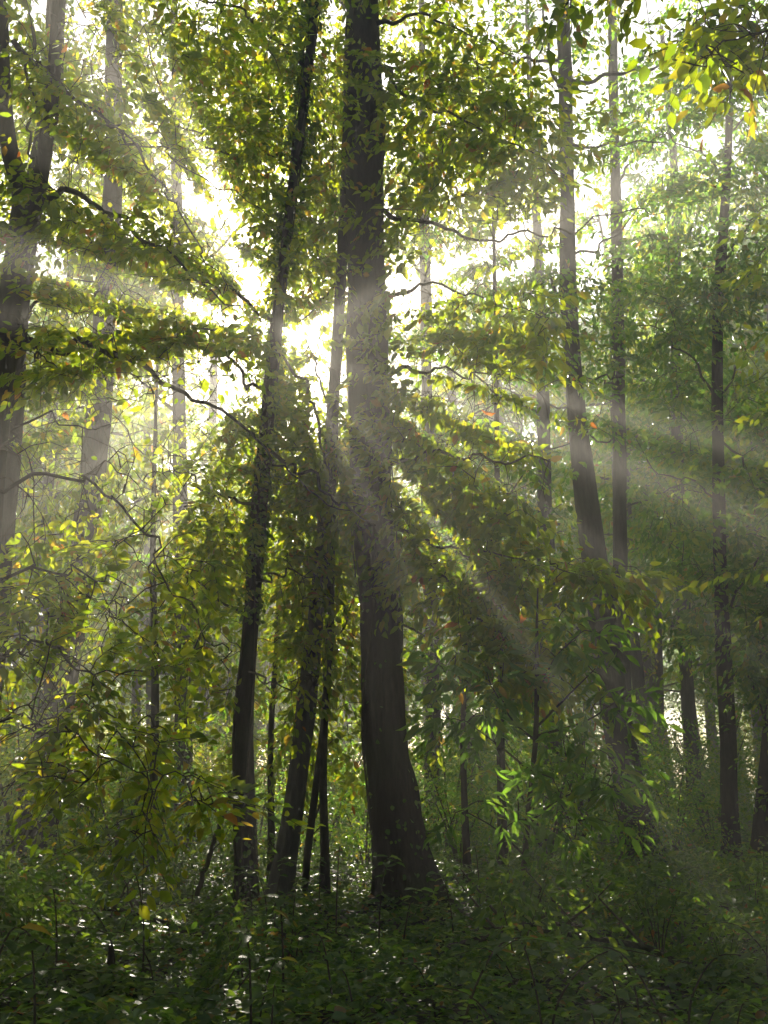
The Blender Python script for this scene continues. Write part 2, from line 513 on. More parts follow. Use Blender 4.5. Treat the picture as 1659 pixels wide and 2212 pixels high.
def tree(name, label, cat_, trunk, Y, branches=(), puff=(), group=None, bark='bark', leaf='leaf', L0=.10, aspect=.5, kind=8,
         n_leaf=22, slen=.55, rough=.35, flare=.8, sides=20, n_single=300, ext=None, seed=1, droop=.25, wild=.35, cull=True, forks=(), hang=1.0):
    P, R = px_path(trunk, Y)
    if ext:                                   # carry the trunk on above the picture: (height, radius, drift)
        top = P[-1] + np.array([ext[2], 0, ext[0]])
        P = np.vstack([P, top]); R = np.append(R, ext[1])
    base = P[0].copy()
    gz = float(ground_z(base[0], base[1]))
    if base[2] < 2:
        base[2] = gz
        P[0][2] = gz - .15
    PR = catmull(np.hstack([P, R[:, None]]), 14 if sides > 14 else 7)
    root = empty(name, base.tolist(), label, cat_, group)
    g = Geo(); tube(g, PR[:, :3], np.maximum(PR[:, 3], .01), sides, rough, seed, flare)
    link('trunk', g.build('trunk', M[bark], offset=base), root)
    skel = [PR[:, :3]]
    for b in forks:
        p, r = px_path(b, Y); pr = catmull(np.hstack([p, r[:, None]]), 10)
        g = Geo(); tube(g, pr[:, :3], np.maximum(pr[:, 3], .008), max(8, sides // 2), rough, seed + 3)
        link('limb', g.build('limb', M[bark], offset=base), root)
        skel.append(pr[:, :3])
    for b in branches:
        p, r = px_path(b, Y); pr = catmull(np.hstack([p, r[:, None]]), 8)
        kq = np.arange(len(pr)) * .45 + rng.uniform(0, 90)
        kink = np.stack([vnoise(kq, kq * 0 + c_, kq * 0) - .5 for c_ in (1., 9., 17.)], 1)
        pr[1:, :3] += (kink[1:] - kink[0]) * .16 + rng.normal(0, .008, pr[1:, :3].shape)
        pr[:, 3] *= .72
        g = Geo(); tube(g, pr[:, :3], np.maximum(pr[:, 3], .004), 7, rough * .6, seed + 5)
        link('branch', g.build('branch', M['twig' if bark == 'bark' else bark], offset=base), root)
        skel.append(pr[:, :3])
    if len(puff):
        T = puffs(puff)
        T = T[T[:, 2] > .3]
        tw = Geo()
        dirs = grow(skel, T, tw)
        dirs += rng.normal(0, .35, dirs.shape); dirs[:, 2] -= .12
        ln = slen * rng.uniform(.6, 1.25, len(T))
        lv = spray_leaves(T, dirs, ln, n_leaf, L0 * 1.3, aspect, droop, 1.0, wild, hang)
        d = norm(dirs)
        for i in range(len(T)):
            e = T[i] + d[i] * ln[i] - np.array([0, 0, droop * ln[i]])
            m_ = T[i] + d[i] * ln[i] * .5 - np.array([0, 0, droop * .25 * ln[i]])
            tube(tw, np.array([T[i], m_, e]), [.003, .0022, .001], 3, cap=False)
        o = link('twigs', tw.build('twigs', M['twig'], offset=base), root)
        o['kind'] = 'stuff'
        finish_foliage(lv, root, base, leaf, kind, n_single, cull)
    return root, PR, base

def ivy(label, PR, spans, dens, L0=.058, out=.10, n_single=200, group=None):
    """ivy on a trunk path: spans (z0, z1) in metres of height"""
    base = PR[0, :3].copy(); base[2] = float(ground_z(base[0], base[1]))
    root = empty('ivy_vine', base.tolist(), label, 'ivy', group)
    seg = PR[:, 2]
    P = []
    for z0, z1, d, o_ in spans:
        n = int(d * (z1 - z0))
        z = rng.uniform(z0, z1, n)
        c = np.stack([np.interp(z, seg, PR[:, k]) for k in range(4)], 1)
        th = rng.uniform(0, 2 * math.pi, n)
        kk = vnoise(th * 1.1, z * 1.7, z * 0 + z0) * .6 + vnoise(th * 2.3, z * 4, z * 0) * .4 > .48
        z, th, c = z[kk], th[kk], c[kk]; n = len(z)
        rr = c[:, 3] + np.abs(rng.normal(0, o_, n)) * (.5 + vnoise(th * 1.5, z * 2.2, z * 0)) + .01
        rad = np.stack([np.cos(th), np.sin(th), th * 0], 1)
        pos = c[:, :3] + rad * rr[:, None]
        ax = norm(rad * rng.uniform(.1, .8, (n, 1)) + np.array([0, 0, -1.0]) * rng.uniform(.3, 1, (n, 1)) + rng.normal(0, .35, (n, 3)))
        nr = norm(rad + np.array([0, 0, .5]) + rng.normal(0, .4, (n, 3)))
        LL = L0 * rng.uniform(.6, 1.2, n)
        P.append(dict(base=pos, axis=ax, nrm=nr, L=LL, W=LL * rng.uniform(.7, .9, n)))
    zmax = max(s[1] for s in spans); zmin = min(s[0] for s in spans)
    for k in range(5):
        z = np.linspace(max(zmin - .3, .02), zmax, 40)
        c = np.stack([np.interp(z, seg, PR[:, j]) for j in range(4)], 1)
        th = k * 1.3 + .7 * np.sin(z * (.8 + .2 * k) + k)
        rad = np.stack([np.cos(th), np.sin(th), th * 0], 1)
        g = Geo(); tube(g, c[:, :3] + rad * (c[:, 3] * 1.04 + .012)[:, None], np.linspace(.016, .006, 40), 5)
        link('stem', g.build('stem', M['twig'], offset=base), root)
    finish_foliage(cat(P), root, base, 'leaf_ivy', 8, n_single)
    return root

# ------------------------------------------------------------------ the ground
def axis_steps():
    a = [0.0]
    while a[-1] < 124:
        a.append(a[-1] + (.12 if a[-1] < 9 else .3 if a[-1] < 25 else 2.5))
    a = np.array(a); return np.concatenate([-a[::-1][:-1], a])
xs = axis_steps(); ys = axis_steps() + 8
ys = np.unique(np.clip(ys, -110, 132))
X, Yg = np.meshgrid(xs, ys)
Z = ground_z(X, Yg)
g = Geo()
nx, ny = len(xs), len(ys)
i = np.arange(ny - 1)[:, None] * nx; j = np.arange(nx - 1)[None]
g.add(np.stack([X, Yg, Z], -1).reshape(-1, 3), np.stack([i + j, i + j + 1, i + nx + j + 1, i + nx + j], -1).reshape(-1, 4))
gr = link('ground', g.build('ground', M['soil']))
tag(gr, 'dark forest floor of soil and leaf litter', None, None, 'structure')

# ------------------------------------------------------------------ near trees
b_main = [
    [(815, 820, 16), (900, 790, 11, 11.1), (1000, 800, 7, 10.6), (1110, 830, 3, 10.3)],
    [(800, 440, 18), (900, 470, 13, 11), (1040, 505, 9, 10.6), (1150, 500, 7, 10.3), (1250, 480, 5, 10), (1330, 452, 4, 10), (1450, 445, 2, 10)],
    [(790, 120, 18), (860, 200, 12, 11.1), (960, 260, 8, 10.6), (1100, 320, 5, 10.2), (1230, 400, 2, 10)],
    [(830, 1000, 16), (930, 985, 11, 11), (1060, 990, 8, 10.5), (1177, 995, 5, 10.2)],
    [(835, 1130, 16), (920, 1160, 10, 11), (1050, 1200, 7, 10.6), (1180, 1225, 5, 10.3), (1280, 1235, 4, 10.2), (1385, 1236, 2, 10.2)],
    [(840, 1180, 15), (950, 1230, 10, 11), (1040, 1330, 8, 10.5), (1100, 1430, 6, 10.2), (1200, 1480, 3, 10)],
    [(825, 640, 15), (920, 620, 9, 11), (1050, 650, 5, 10.5), (1180, 690, 2, 10.2)],
    [(800, 560, 12, 11.6), (720, 640, 8, 11.6), (660, 700, 4, 11.5)],
    [(850, 1340, 8), (905, 1370, 6), (960, 1365, 3), (1010, 1385, 2)],
    [(790, 60, 16), (900, 20, 10, 10.8), (1010, 60, 6, 10.4), (1120, 110, 3, 10)],
]
p_main = [
    (940, 120, 120, 110, 11.0, .5, 32), (1030, 230, 150, 90, 10.4, .6, 44), (1150, 330, 90, 80, 10.1, .5, 26), (960, 400, 160, 90, 10.6, .7, 44),
    (920, 250, 90, 120, 11.1, .5, 26), (1110, 400, 100, 50, 10.2, .4, 14), (925, 540, 90, 90, 11.1, .4, 22), (1010, 640, 120, 70, 10.5, .5, 28),
    (1110, 690, 90, 50, 10.3, .4, 16), (920, 780, 120, 90, 10.8, .6, 34), (1040, 810, 110, 60, 10.4, .5, 26), (920, 900, 100, 80, 11.0, .5, 26),
    (1010, 930, 110, 60, 10.5, .5, 28), (960, 1050, 130, 70, 10.7, .5, 34), (1080, 1080, 90, 50, 10.4, .4, 16), (870, 1120, 80, 80, 11.1, .3, 16),
    (960, 1180, 120, 50, 10.7, .5, 22), (1130, 1222, 110, 20, 10.35, .2, 16), (1300, 1236, 80, 10, 10.2, .15, 12), (1010, 1270, 80, 50, 10.6, .4, 18),
    (1080, 1370, 80, 60, 10.3, .4, 20), (1160, 1450, 80, 50, 10.1, .4, 16), (1120, 480, 70, 16, 10.3, .3, 4),
    (700, 850, 50, 80, 11.3, .3, 8), (730, 980, 50, 80, 11.4, .3, 10), (730, 1100, 50, 70, 11.4, .3, 8),
    (950, -150, 260, 160, 11, 1.2, 60), (1050, 560, 60, 40, 10.3, .4, 5),
]
p_main = [(x, y, rx * 1.12, ry * 1.45, Y, d, n * .74) if y > 0 else (x, y, rx, ry, Y, d, n) for x, y, rx, ry, Y, d, n in p_main[:17]] + p_main[17:]
main_root, main_PR, _ = tree('large_tree', 'thickest dark trunk in the middle with leafy branches reaching right', 'tree',
    [(885, 1985, 118), (868, 1880, 108), (846, 1700, 98), (830, 1560, 94), (814, 1300, 90), (804, 1000, 88), (795, 700, 82), (790, 400, 76), (785, 100, 72)],
    11.5, b_main, p_main, L0=.125, aspect=.48, slen=.6, n_leaf=20, sides=56, rough=.42, flare=1.1, ext=(9, .1, -.4), seed=2)
ivy('ivy climbing the thickest trunk, leaves dark against the light', main_PR, [(0.1, 1.2, 260, .12), (1.2, 3.2, 30, .05), (3.2, 6.2, 420, .15)], 0)

b_slim = [
    [(600, 700, 14), (500, 640, 10, 11), (420, 560, 7, 10.8), (330, 400, 4, 10.5)],
    [(640, 330, 14), (560, 330, 9, 11), (440, 290, 6, 10.8), (330, 200, 3, 10.5)],
    [(665, 150, 12), (560, 60, 8, 11), (430, 10, 4, 10.8)],
    [(585, 850, 14), (520, 800, 10, 10.8), (470, 720, 7, 10.6), (380, 700, 3, 10.5)],
    [(570, 960, 15), (650, 1010, 11, 10.8), (720, 1070, 8, 10.7), (800, 1130, 5, 10.6)],
    [(560, 1080, 12), (480, 1080, 8, 10.8), (400, 1020, 5, 10.6), (340, 960, 2, 10.5)],
    [(540, 1330, 10), (470, 1290, 7, 10.8), (400, 1240, 3, 10.6)],
    [(545, 1250, 10), (610, 1230, 7, 10.8), (680, 1250, 3, 10.7)],
    [(590, 760, 10), (660, 840, 9, 11.2), (700, 1000, 8, 11.3), (712, 1080, 5, 11.3)],
    [(535, 1470, 8), (600, 1500, 5, 10.8), (660, 1470, 3, 10.7)],
]
p_slim = [
    (560, 120, 170, 130, 11, .9, 60), (430, 300, 160, 130, 10.8, .8, 56), (700, 330, 60, 190, 11.8, .4, 26), (570, 380, 120, 110, 11, .7, 40),
    (540, 560, 130, 80, 11, .6, 36), (450, 600, 110, 60, 10.8, .6, 20), (500, 720, 80, 50, 10.8, .4, 14), (490, 830, 90, 60, 10.7, .5, 26),
    (470, 930, 80, 70, 10.7, .5, 20), (650, 900, 60, 90, 11.3, .3, 18), (650, 1050, 70, 80, 11.3, .3, 20), (450, 1080, 80, 70, 10.9, .4, 16),
    (480, 1180, 60, 70, 10.9, .4, 10), (650, 1200, 60, 70, 11.3, .3, 16), (430, 1260, 80, 50, 10.9, .4, 9), (390, 1400, 70, 40, 10.8, .4, 6),
    (650, 1340, 60, 70, 11.3, .3, 8), (660, 1470, 50, 60, 11.3, .3, 5), (480, 1490, 50, 25, 10.8, .3, 3), (680, 640, 60, 80, 11.5, .4, 14),
    (550, -150, 260, 160, 11.2, 1.2, 60), (470, 960, 90, 90, 12.6, .4, 13), (490, 1160, 100, 100, 12.6, .4, 9), (570, 800, 60, 60, 12.4, .3, 10),
]
slim_root, slim_PR, _ = tree('slim_tree', 'slender near-black trunk wrapped in ivy, left of the thickest trunk', 'tree',
    [(534, 1990, 46), (532, 1900, 42), (528, 1700, 38), (527, 1550, 37), (540, 1330, 31), (560, 1100, 27), (580, 900, 25), (600, 680, 22), (622, 480, 20), (645, 300, 20), (668, 120, 19), (690, -60, 18)],
    11.0, b_slim, p_slim, L0=.10, aspect=.55, slen=.5, n_leaf=22, sides=26, rough=.25, flare=.7, ext=(7, .05, .6), seed=4)
ivy('dense ivy sleeve around the slender near-black trunk', slim_PR, [(0.1, .8, 200, .08), (3.0, 5.2, 620, .05), (5.2, 7.3, 260, .035), (7.3, 13.5, 1300, .10)], 0)

lean_root, lean_PR, _ = tree('leaning_tree', 'brownish trunk leaning right, just right of the ivy sleeved slender trunk', 'tree',
    [(592, 1985, 66), (610, 1900, 52), (640, 1700, 44), (664, 1500, 40), (686, 1300, 34), (700, 1150, 32), (714, 950, 28), (728, 750, 26), (742, 500, 24), (752, 250, 22), (760, 0, 20)],
    11.7, [[(716, 900, 8), (690, 780, 5), (665, 720, 3)], [(690, 1260, 8), (640, 1180, 5), (600, 1120, 3)]],
    [(650, 840, 60, 50, 12, .4, 8), (700, 480, 60, 120, 12.6, .6, 30), (740, 200, 60, 150, 12.6, .6, 34), (800, 600, 50, 160, 12.8, .5, 34), (810, 950, 50, 160, 12.8, .5, 40), (820, 1250, 50, 120, 12.8, .5, 24)], bark='bark_grey', L0=.09, sides=26, rough=.2, flare=.35, ext=(5, .04, .3), seed=6, n_single=80)
tree('slim_tree', 'thin straight dark stem with a side fork, between the leaning trunk and the thickest trunk', 'tree',
    [(703, 1985, 24), (702, 1850, 20), (697, 1650, 20), (704, 1500, 18), (712, 1380, 17), (716, 1200, 15), (722, 1000, 12), (730, 800, 9)],
    12.0, [[(712, 1380, 7), (760, 1300, 4), (800, 1220, 2)]], [(680, 1560, 50, 90, 12.6, .4, 16), (700, 1380, 60, 80, 12.6, .4, 30), (720, 1180, 60, 90, 12.8, .4, 50), (700, 980, 70, 110, 12.8, .5, 60), (650, 1300, 60, 120, 12.8, .4, 22), (590, 1050, 60, 120, 13, .4, 20), (810, 1450, 40, 200, 12.8, .3, 24)],
    bark='bark', L0=.09, sides=18, rough=.3, flare=.4, seed=8, n_single=60, forks=[[(655, 1980, 18), (664, 1850, 16), (684, 1690, 14), (699, 1560, 12)]])

# left edge: forked trunk
b_left = [
    [(78, 420, 24), (180, 430, 17, 8.4), (300, 500, 13, 8.2), (400, 580, 9, 8), (520, 680, 4, 7.8)],
    [(10, 735, 22), (130, 732, 20, 8.3), (240, 745, 19, 8.1), (330, 790, 16, 8), (450, 850, 12, 7.8), (560, 930, 9, 7.6), (640, 1010, 6, 7.5), (760, 1100, 4, 7.4)],
    [(30, 90, 18), (100, 170, 13, 8.3), (230, 260, 10, 8.1), (300, 340, 8, 8), (400, 470, 6, 7.9), (480, 660, 3, 7.8)],
    [(70, 60, 12), (75, 180, 9, 8.4), (80, 330, 8, 8.3), (110, 400, 6, 8.2), (190, 470, 3, 8.1)],
    [(240, 270, 7, 8.1), (320, 330, 5, 8), (420, 380, 4, 7.9), (560, 470, 2, 7.8)],
    [(40, 700, 8, 8.4), (70, 760, 6, 8.2), (120, 800, 3, 8)],
]
p_left = [
    (120, 120, 160, 120, 8.6, .6, 34), (300, 100, 160, 100, 8.4, .6, 34), (220, 300, 150, 90, 8.3, .6, 26), (330, 330, 110, 60, 8.0, .4, 14),
    (160, 520, 130, 70, 8.2, .5, 20), (320, 520, 110, 60, 8.0, .4, 18), (120, 660, 110, 50, 8.2, .4, 14), (230, 700, 140, 50, 8.1, .4, 22),
    (360, 760, 120, 60, 7.9, .4, 18), (150, 800, 130, 60, 8.1, .4, 20), (280, 850, 110, 50, 8.0, .4, 12), (440, 820, 60, 50, 7.8, .3, 8),
    (150, -120, 300, 120, 8.6, 1, 44), (430, 640, 60, 40, 7.8, .3, 6), (100, 420, 90, 80, 8.4, .4, 12),
]
tree('forked_tree', 'near-black forked trunk curving up the left edge', 'tree',
    [(-60, 2000, 74), (-50, 1600, 62), (-30, 1200, 56), (0, 850, 54), (22, 650, 54), (45, 500, 52), (50, 420, 46), (22, 330, 36), (8, 220, 32), (2, 60, 30), (0, -100, 28)],
    8.6, b_left, p_left, L0=.092, aspect=.52, slen=.45, n_leaf=20, sides=30, rough=.2, flare=.5, ext=(4, .04, -.2), seed=9,
    forks=[[(60, 470, 44), (85, 400, 34), (102, 280, 30), (118, 150, 28), (130, -60, 24)]], bark='bark_grey')
tree('forest_tree', 'hazy brown trunk behind the forked trunk on the left edge', 'tree',
    [(-60, 1960, 70), (-25, 1500, 60), (5, 1150, 56), (25, 900, 52), (45, 600, 46), (110, 200, 40), (125, -50, 36)], 12.5,
    [[(40, 700, 10), (120, 620, 7), (200, 600, 3)]], [(60, 200, 160, 200, 12.8, 1, 40), (200, 560, 160, 120, 12.8, .8, 34), (90, 860, 150, 110, 12.8, .8, 26), (300, 260, 180, 200, 13, 1, 50)],
    L0=.11, sides=24, rough=.25, ext=(6, .08, 0), seed=12, n_single=60)

# low beech at the left: arching sprays close to the camera
b_beech = [
    [(-140, 1250, 22), (-20, 1090, 14, 6.6), (150, 1040, 10, 6.7), (260, 1130, 8, 6.7), (340, 1250, 6, 6.6), (430, 1400, 4, 6.5), (490, 1470, 2, 6.5)],
    [(-140, 1400, 18), (0, 1270, 11, 6.3), (130, 1240, 7, 6.2), (280, 1300, 3, 6.1)],
    [(-140, 1500, 18), (-10, 1400, 11, 6), (110, 1410, 8, 5.9), (190, 1500, 6, 5.9), (290, 1640, 3, 5.8)],
    [(-140, 1650, 16), (0, 1560, 9, 5.8), (120, 1590, 6, 5.7), (260, 1660, 4, 5.6), (420, 1720, 2, 5.6)],
    [(-140, 1180, 18), (-20, 960, 10, 7), (110, 900, 6, 7.2), (250, 930, 3, 7.3)],
]
p_beech = [
    (120, 1000, 170, 50, 7.0, .4, 20), (260, 1060, 160, 60, 7.0, .5, 22), (330, 980, 90, 60, 7.2, .4, 8), (120, 1150, 150, 70, 6.8, .5, 26), (340, 1180, 120, 70, 6.8, .5, 18),
    (60, 1290, 120, 60, 6.3, .5, 26), (210, 1300, 130, 60, 6.4, .5, 22), (380, 1330, 100, 60, 6.6, .4, 10), (60, 1410, 120, 50, 6, .4, 24), (230, 1430, 120, 50, 6.2, .4, 16),
    (90, 1550, 140, 60, 5.8, .4, 26), (260, 1600, 130, 60, 5.9, .4, 18), (340, 1700, 110, 50, 5.9, .4, 14), (110, 1680, 130, 50, 5.7, .4, 18), (430, 1720, 60, 20, 5.8, .2, 5), (280, 1790, 90, 50, 6, .4, 8),
]
p_beech = [(*p[:6], p[6] * (.45 if p[1] < 1250 else .5)) for p in p_beech]
tree('beech_tree', 'low beech at the left whose arching twigs carry bright glinting leaves', 'tree',
    [(-160, 2100, 60), (-150, 1700, 50), (-140, 1300, 44), (-130, 900, 34), (-140, 500, 24)], 6.5, b_beech, p_beech,
    L0=.078, aspect=.5, slen=.38, n_leaf=20, sides=20, rough=.2, seed=14, ext=(5, .03, .2), droop=.35, wild=.25, bark='bark_grey', hang=.15)

# bright branch at the top right
tree('beech_tree', 'sunlit yellow-green branch hanging into the top right corner', 'tree',
    [(2050, 2150, 90), (2030, 1400, 76), (2020, 700, 66), (2010, 200, 56), (2000, -300, 40)], 6.00,
    [[(2015, 60, 22), (1850, 60, 14, 5.20), (1700, 85, 8, 4.40), (1600, 120, 5, 4.00), (1520, 142, 4, 4.00), (1455, 145, 2, 4.00)],
     [(2012, -150, 20), (1800, -90, 14, 5.20), (1600, -60, 10, 4.40), (1400, -50, 7, 4.00), (1230, -30, 4, 4.00)],
     [(2015, 260, 14), (1850, 240, 8, 5.20), (1700, 230, 5, 4.80), (1645, 222, 4, 4.80), (1600, 212, 2, 4.80)],
     [(1700, 85, 5, 4.40), (1620, 130, 3, 4.40), (1560, 175, 1.5, 4.00)]],
    [(1580, 50, 80, 40, 4.40, .3, 20), (1500, 110, 40, 25, 4.00, .15, 4), (1640, 110, 40, 40, 4.40, .2, 6), (1230, 10, 20, 15, 4.00, .1, 2), (1360, -25, 50, 15, 4.40, .1, 2), (1720, 60, 60, 60, 4.80, .2, 6)],
    L0=.082, aspect=.55, slen=.3, n_leaf=10, sides=22, rough=.2, seed=17, droop=.5, wild=.6, bark='bark_grey', cull=False)

# ------------------------------------------------------------------ trees of the middle distance
tree('forest_tree', 'broad hazy trunk leaning right, low on the left among the leaves', 'tree',
    [(48, 1905, 110), (75, 1780, 88), (110, 1600, 72), (140, 1440, 66), (172, 1250, 60), (198, 1050, 54), (214, 880, 50), (228, 650, 44), (245, 350, 38), (250, 0, 32)], 16.5,
    [[(215, 800, 10), (300, 700, 7), (380, 650, 3)], [(245, 300, 10), (330, 200, 6), (420, 130, 3)], [(240, 400, 10), (150, 280, 6), (60, 200, 3)]],
    [(330, 620, 160, 110, 17, 1, 34), (150, 950, 150, 90, 16.8, 1, 22), (330, 200, 200, 200, 17, 1.5, 60), (100, 350, 150, 160, 17, 1.2, 34), (560, 200, 180, 220, 17, 1.5, 60), (700, 520, 120, 120, 17, 1, 20)],
    L0=.14, kind=4, slen=.8, n_leaf=24, sides=26, rough=.25, flare=.5, ext=(6, .1, 0), seed=20, n_single=0)

R7 = [(1395, 1905, 88), (1372, 1780, 68), (1345, 1620, 62), (1318, 1450, 58), (1290, 1250, 54), (1262, 1050, 46), (1245, 880, 40), (1232, 700, 36), (1226, 500, 32), (1222, 300, 30), (1215, 0, 28)]
tree('tall_tree', 'tall grey trunk leaning left, its upper half washed out by the light', 'tree', R7, 16.3,
    [[(1218, 130, 12), (1120, 120, 8), (1010, 130, 4)], [(1220, 180, 14), (1330, 165, 10), (1420, 140, 7), (1530, 95, 3)], [(1222, 310, 10), (1330, 315, 7), (1430, 300, 3)],
     [(1218, 240, 14), (1190, 110, 9), (1170, -40, 5)], [(1232, 680, 10), (1180, 580, 7), (1130, 480, 3)], [(1238, 800, 8), (1290, 810, 6), (1345, 800, 3)], [(1250, 950, 8), (1310, 958, 5), (1350, 955, 3)],
     [(1228, 560, 9), (1300, 520, 6), (1400, 420, 3)], [(1335, 1560, 6), (1370, 1640, 4), (1400, 1720, 2)]],
    [(1300, 120, 120, 90, 16.5, 1, 16), (1150, 80, 80, 80, 16.4, .8, 8), (1330, 300, 80, 60, 16.5, .8, 8), (1300, -150, 250, 140, 16.5, 1.5, 50), (1180, 620, 50, 80, 16.4, .6, 5)],
    bark='bark_grey', leaf='leaf_cool', L0=.12, kind=4, slen=.7, n_leaf=18, sides=30, rough=.22, flare=.5, ext=(7, .08, 0), seed=23, n_single=0)
tree('tall_tree', 'straight grey trunk close behind the tall leaning grey trunk', 'tree',
    [(1362, 1850, 40), (1350, 1650, 36), (1344, 1450, 34), (1340, 1200, 31), (1338, 1000, 29), (1336, 800, 27), (1332, 500, 24), (1325, 200, 20), (1320, 0, 18)], 19,
    [[(1338, 820, 7), (1300, 830, 5), (1260, 820, 3)], [(1334, 700, 8), (1400, 640, 6), (1490, 600, 3)], [(1330, 400, 8), (1400, 320, 5), (1460, 260, 3)], [(1340, 1100, 7), (1420, 1060, 5), (1500, 1050, 3)]],
    [(1420, 620, 120, 110, 19, 1.2, 38), (1400, 330, 130, 120, 19, 1.2, 34), (1420, 780, 110, 70, 19, 1, 24), (1450, 1040, 110, 90, 19, 1, 26), (1300, 720, 60, 70, 19, .8, 8), (1420, 1180, 90, 60, 19, 1, 16)],
    bark='bark_grey', leaf='leaf_cool', L0=.13, kind=4, slen=.8, n_leaf=26, sides=20, rough=.2, ext=(6, .06, 0), seed=25, n_single=0)
tree('forest_tree', 'dark slender straight trunk nearest the right edge, full crown', 'tree',
    [(1584, 1905, 44), (1580, 1800, 36), (1572, 1600, 34), (1562, 1400, 32), (1555, 1200, 28), (1551, 1000, 25), (1549, 800, 24), (1552, 650, 22), (1562, 500, 20), (1572, 350, 17), (1576, 200, 13), (1580, 50, 10)], 16.0,
    [[(1550, 860, 9), (1480, 760, 6), (1400, 700, 3)], [(1552, 690, 9), (1610, 600, 7), (1680, 520, 4)], [(1560, 560, 9), (1620, 500, 6), (1659, 440, 3)], [(1548, 940, 8), (1610, 1000, 6), (1680, 1060, 3)],
     [(1549, 880, 8), (1590, 800, 6), (1620, 740, 3)], [(1552, 1080, 7), (1480, 1040, 5), (1400, 1020, 3)], [(1560, 1350, 9), (1600, 1250, 7), (1660, 1180, 3)], [(1572, 1560, 10), (1590, 1480, 8), (1625, 1420, 5), (1680, 1380, 3)],
     [(1570, 400, 7), (1500, 330, 5), (1430, 300, 3)], [(1574, 300, 7), (1640, 230, 4), (1700, 200, 3)]],
    [(1470, 680, 110, 90, 16, 1.2, 40), (1600, 580, 110, 90, 16, 1, 30), (1480, 430, 120, 100, 16, 1.2, 36), (1620, 360, 90, 100, 16, 1, 24), (1560, 220, 130, 100, 16, 1.2, 34), (1450, 180, 90, 90, 16, 1, 20),
     (1640, 900, 80, 90, 16, 1, 22), (1470, 900, 90, 70, 16.2, 1, 22), (1480, 1050, 90, 60, 16, 1, 18), (1640, 1090, 70, 90, 16, 1, 20), (1630, 1270, 70, 80, 16, .8, 20), (1500, 1180, 70, 60, 16, .8, 12),
     (1640, 1420, 60, 70, 15.6, .8, 18), (1500, 1330, 70, 70, 16, .8, 14), (1750, 700, 140, 500, 16, 1.5, 60), (1560, -80, 200, 140, 16, 1.2, 34)],
    leaf='leaf_cool', L0=.125, kind=4, slen=.7, n_leaf=26, sides=22, rough=.25, flare=.4, seed=27, n_single=0)
tree('forest_tree', 'dark trunk leaning right in the lower right corner of the wood, cut by the edge', 'tree',
    [(1640, 1890, 44), (1650, 1750, 34), (1662, 1600, 30), (1690, 1300, 26), (1710, 1000, 24), (1730, 500, 20)], 15.5,
    [[(1665, 1560, 8), (1630, 1480, 5), (1600, 1440, 3)]], [(1700, 1300, 60, 150, 15.5, .8, 18), (1650, 1500, 50, 60, 15.5, .6, 8)], leaf='leaf_cool', L0=.12, kind=4, sides=18, seed=29, n_single=0, rough=.25)
tree('forest_tree', 'hazy thin trunk seen between the straight grey trunk and the dark slender one', 'tree',
    [(1500, 1770, 34), (1494, 1650, 30), (1482, 1450, 29), (1474, 1250, 27), (1466, 1050, 25), (1460, 800, 22), (1458, 400, 18)], 23,
    [[(1470, 1150, 6), (1420, 1080, 4), (1380, 1050, 2)], [(1462, 900, 6), (1520, 820, 4), (1570, 800, 2)]],
    [(1420, 1080, 90, 80, 23, 1.2, 22), (1510, 880, 90, 90, 23, 1.2, 22), (1400, 920, 100, 80, 23, 1.2, 18), (1530, 1150, 80, 80, 23, 1.2, 16), (1440, 500, 140, 150, 23, 1.5, 36), (1540, 1380, 70, 80, 23, 1, 14), (1300, 700, 160, 160, 24, 1.5, 24), (1450, 780, 160, 160, 24, 1.5, 30), (1250, 980, 130, 120, 24, 1.5, 14), (1500, 300, 160, 160, 24, 1.5, 30), (1300, 400, 120, 120, 24, 1.5, 12)],
    bark='bark_grey', leaf='leaf_cool', L0=.15, kind=4, slen=.9, n_leaf=26, sides=16, seed=31, n_single=0, ext=(5, .06, 0))
tree('forest_tree', 'pale grey hazy trunk just left of the tall leaning grey trunk, behind the sapling', 'tree',
    [(1200, 1760, 46), (1192, 1650, 40), (1184, 1450, 38), (1180, 1250, 34), (1176, 1050, 30), (1172, 800, 26), (1160, 500, 20), (1150, 300, 16)], 22,
    [[(1174, 900, 7), (1110, 850, 5), (1060, 820, 3)], [(1176, 760, 7), (1200, 640, 5), (1150, 520, 3)]],
    [(1080, 850, 110, 90, 22, 1.2, 26), (1120, 600, 110, 110, 22, 1.2, 26), (1100, 1100, 110, 110, 22, 1, 30), (1000, 950, 100, 80, 22, 1.2, 14)],
    bark='bark_grey', leaf='leaf_cool', L0=.15, kind=4, slen=.8, n_leaf=22, sides=16, seed=33, n_single=0, ext=(4, .05, 0))
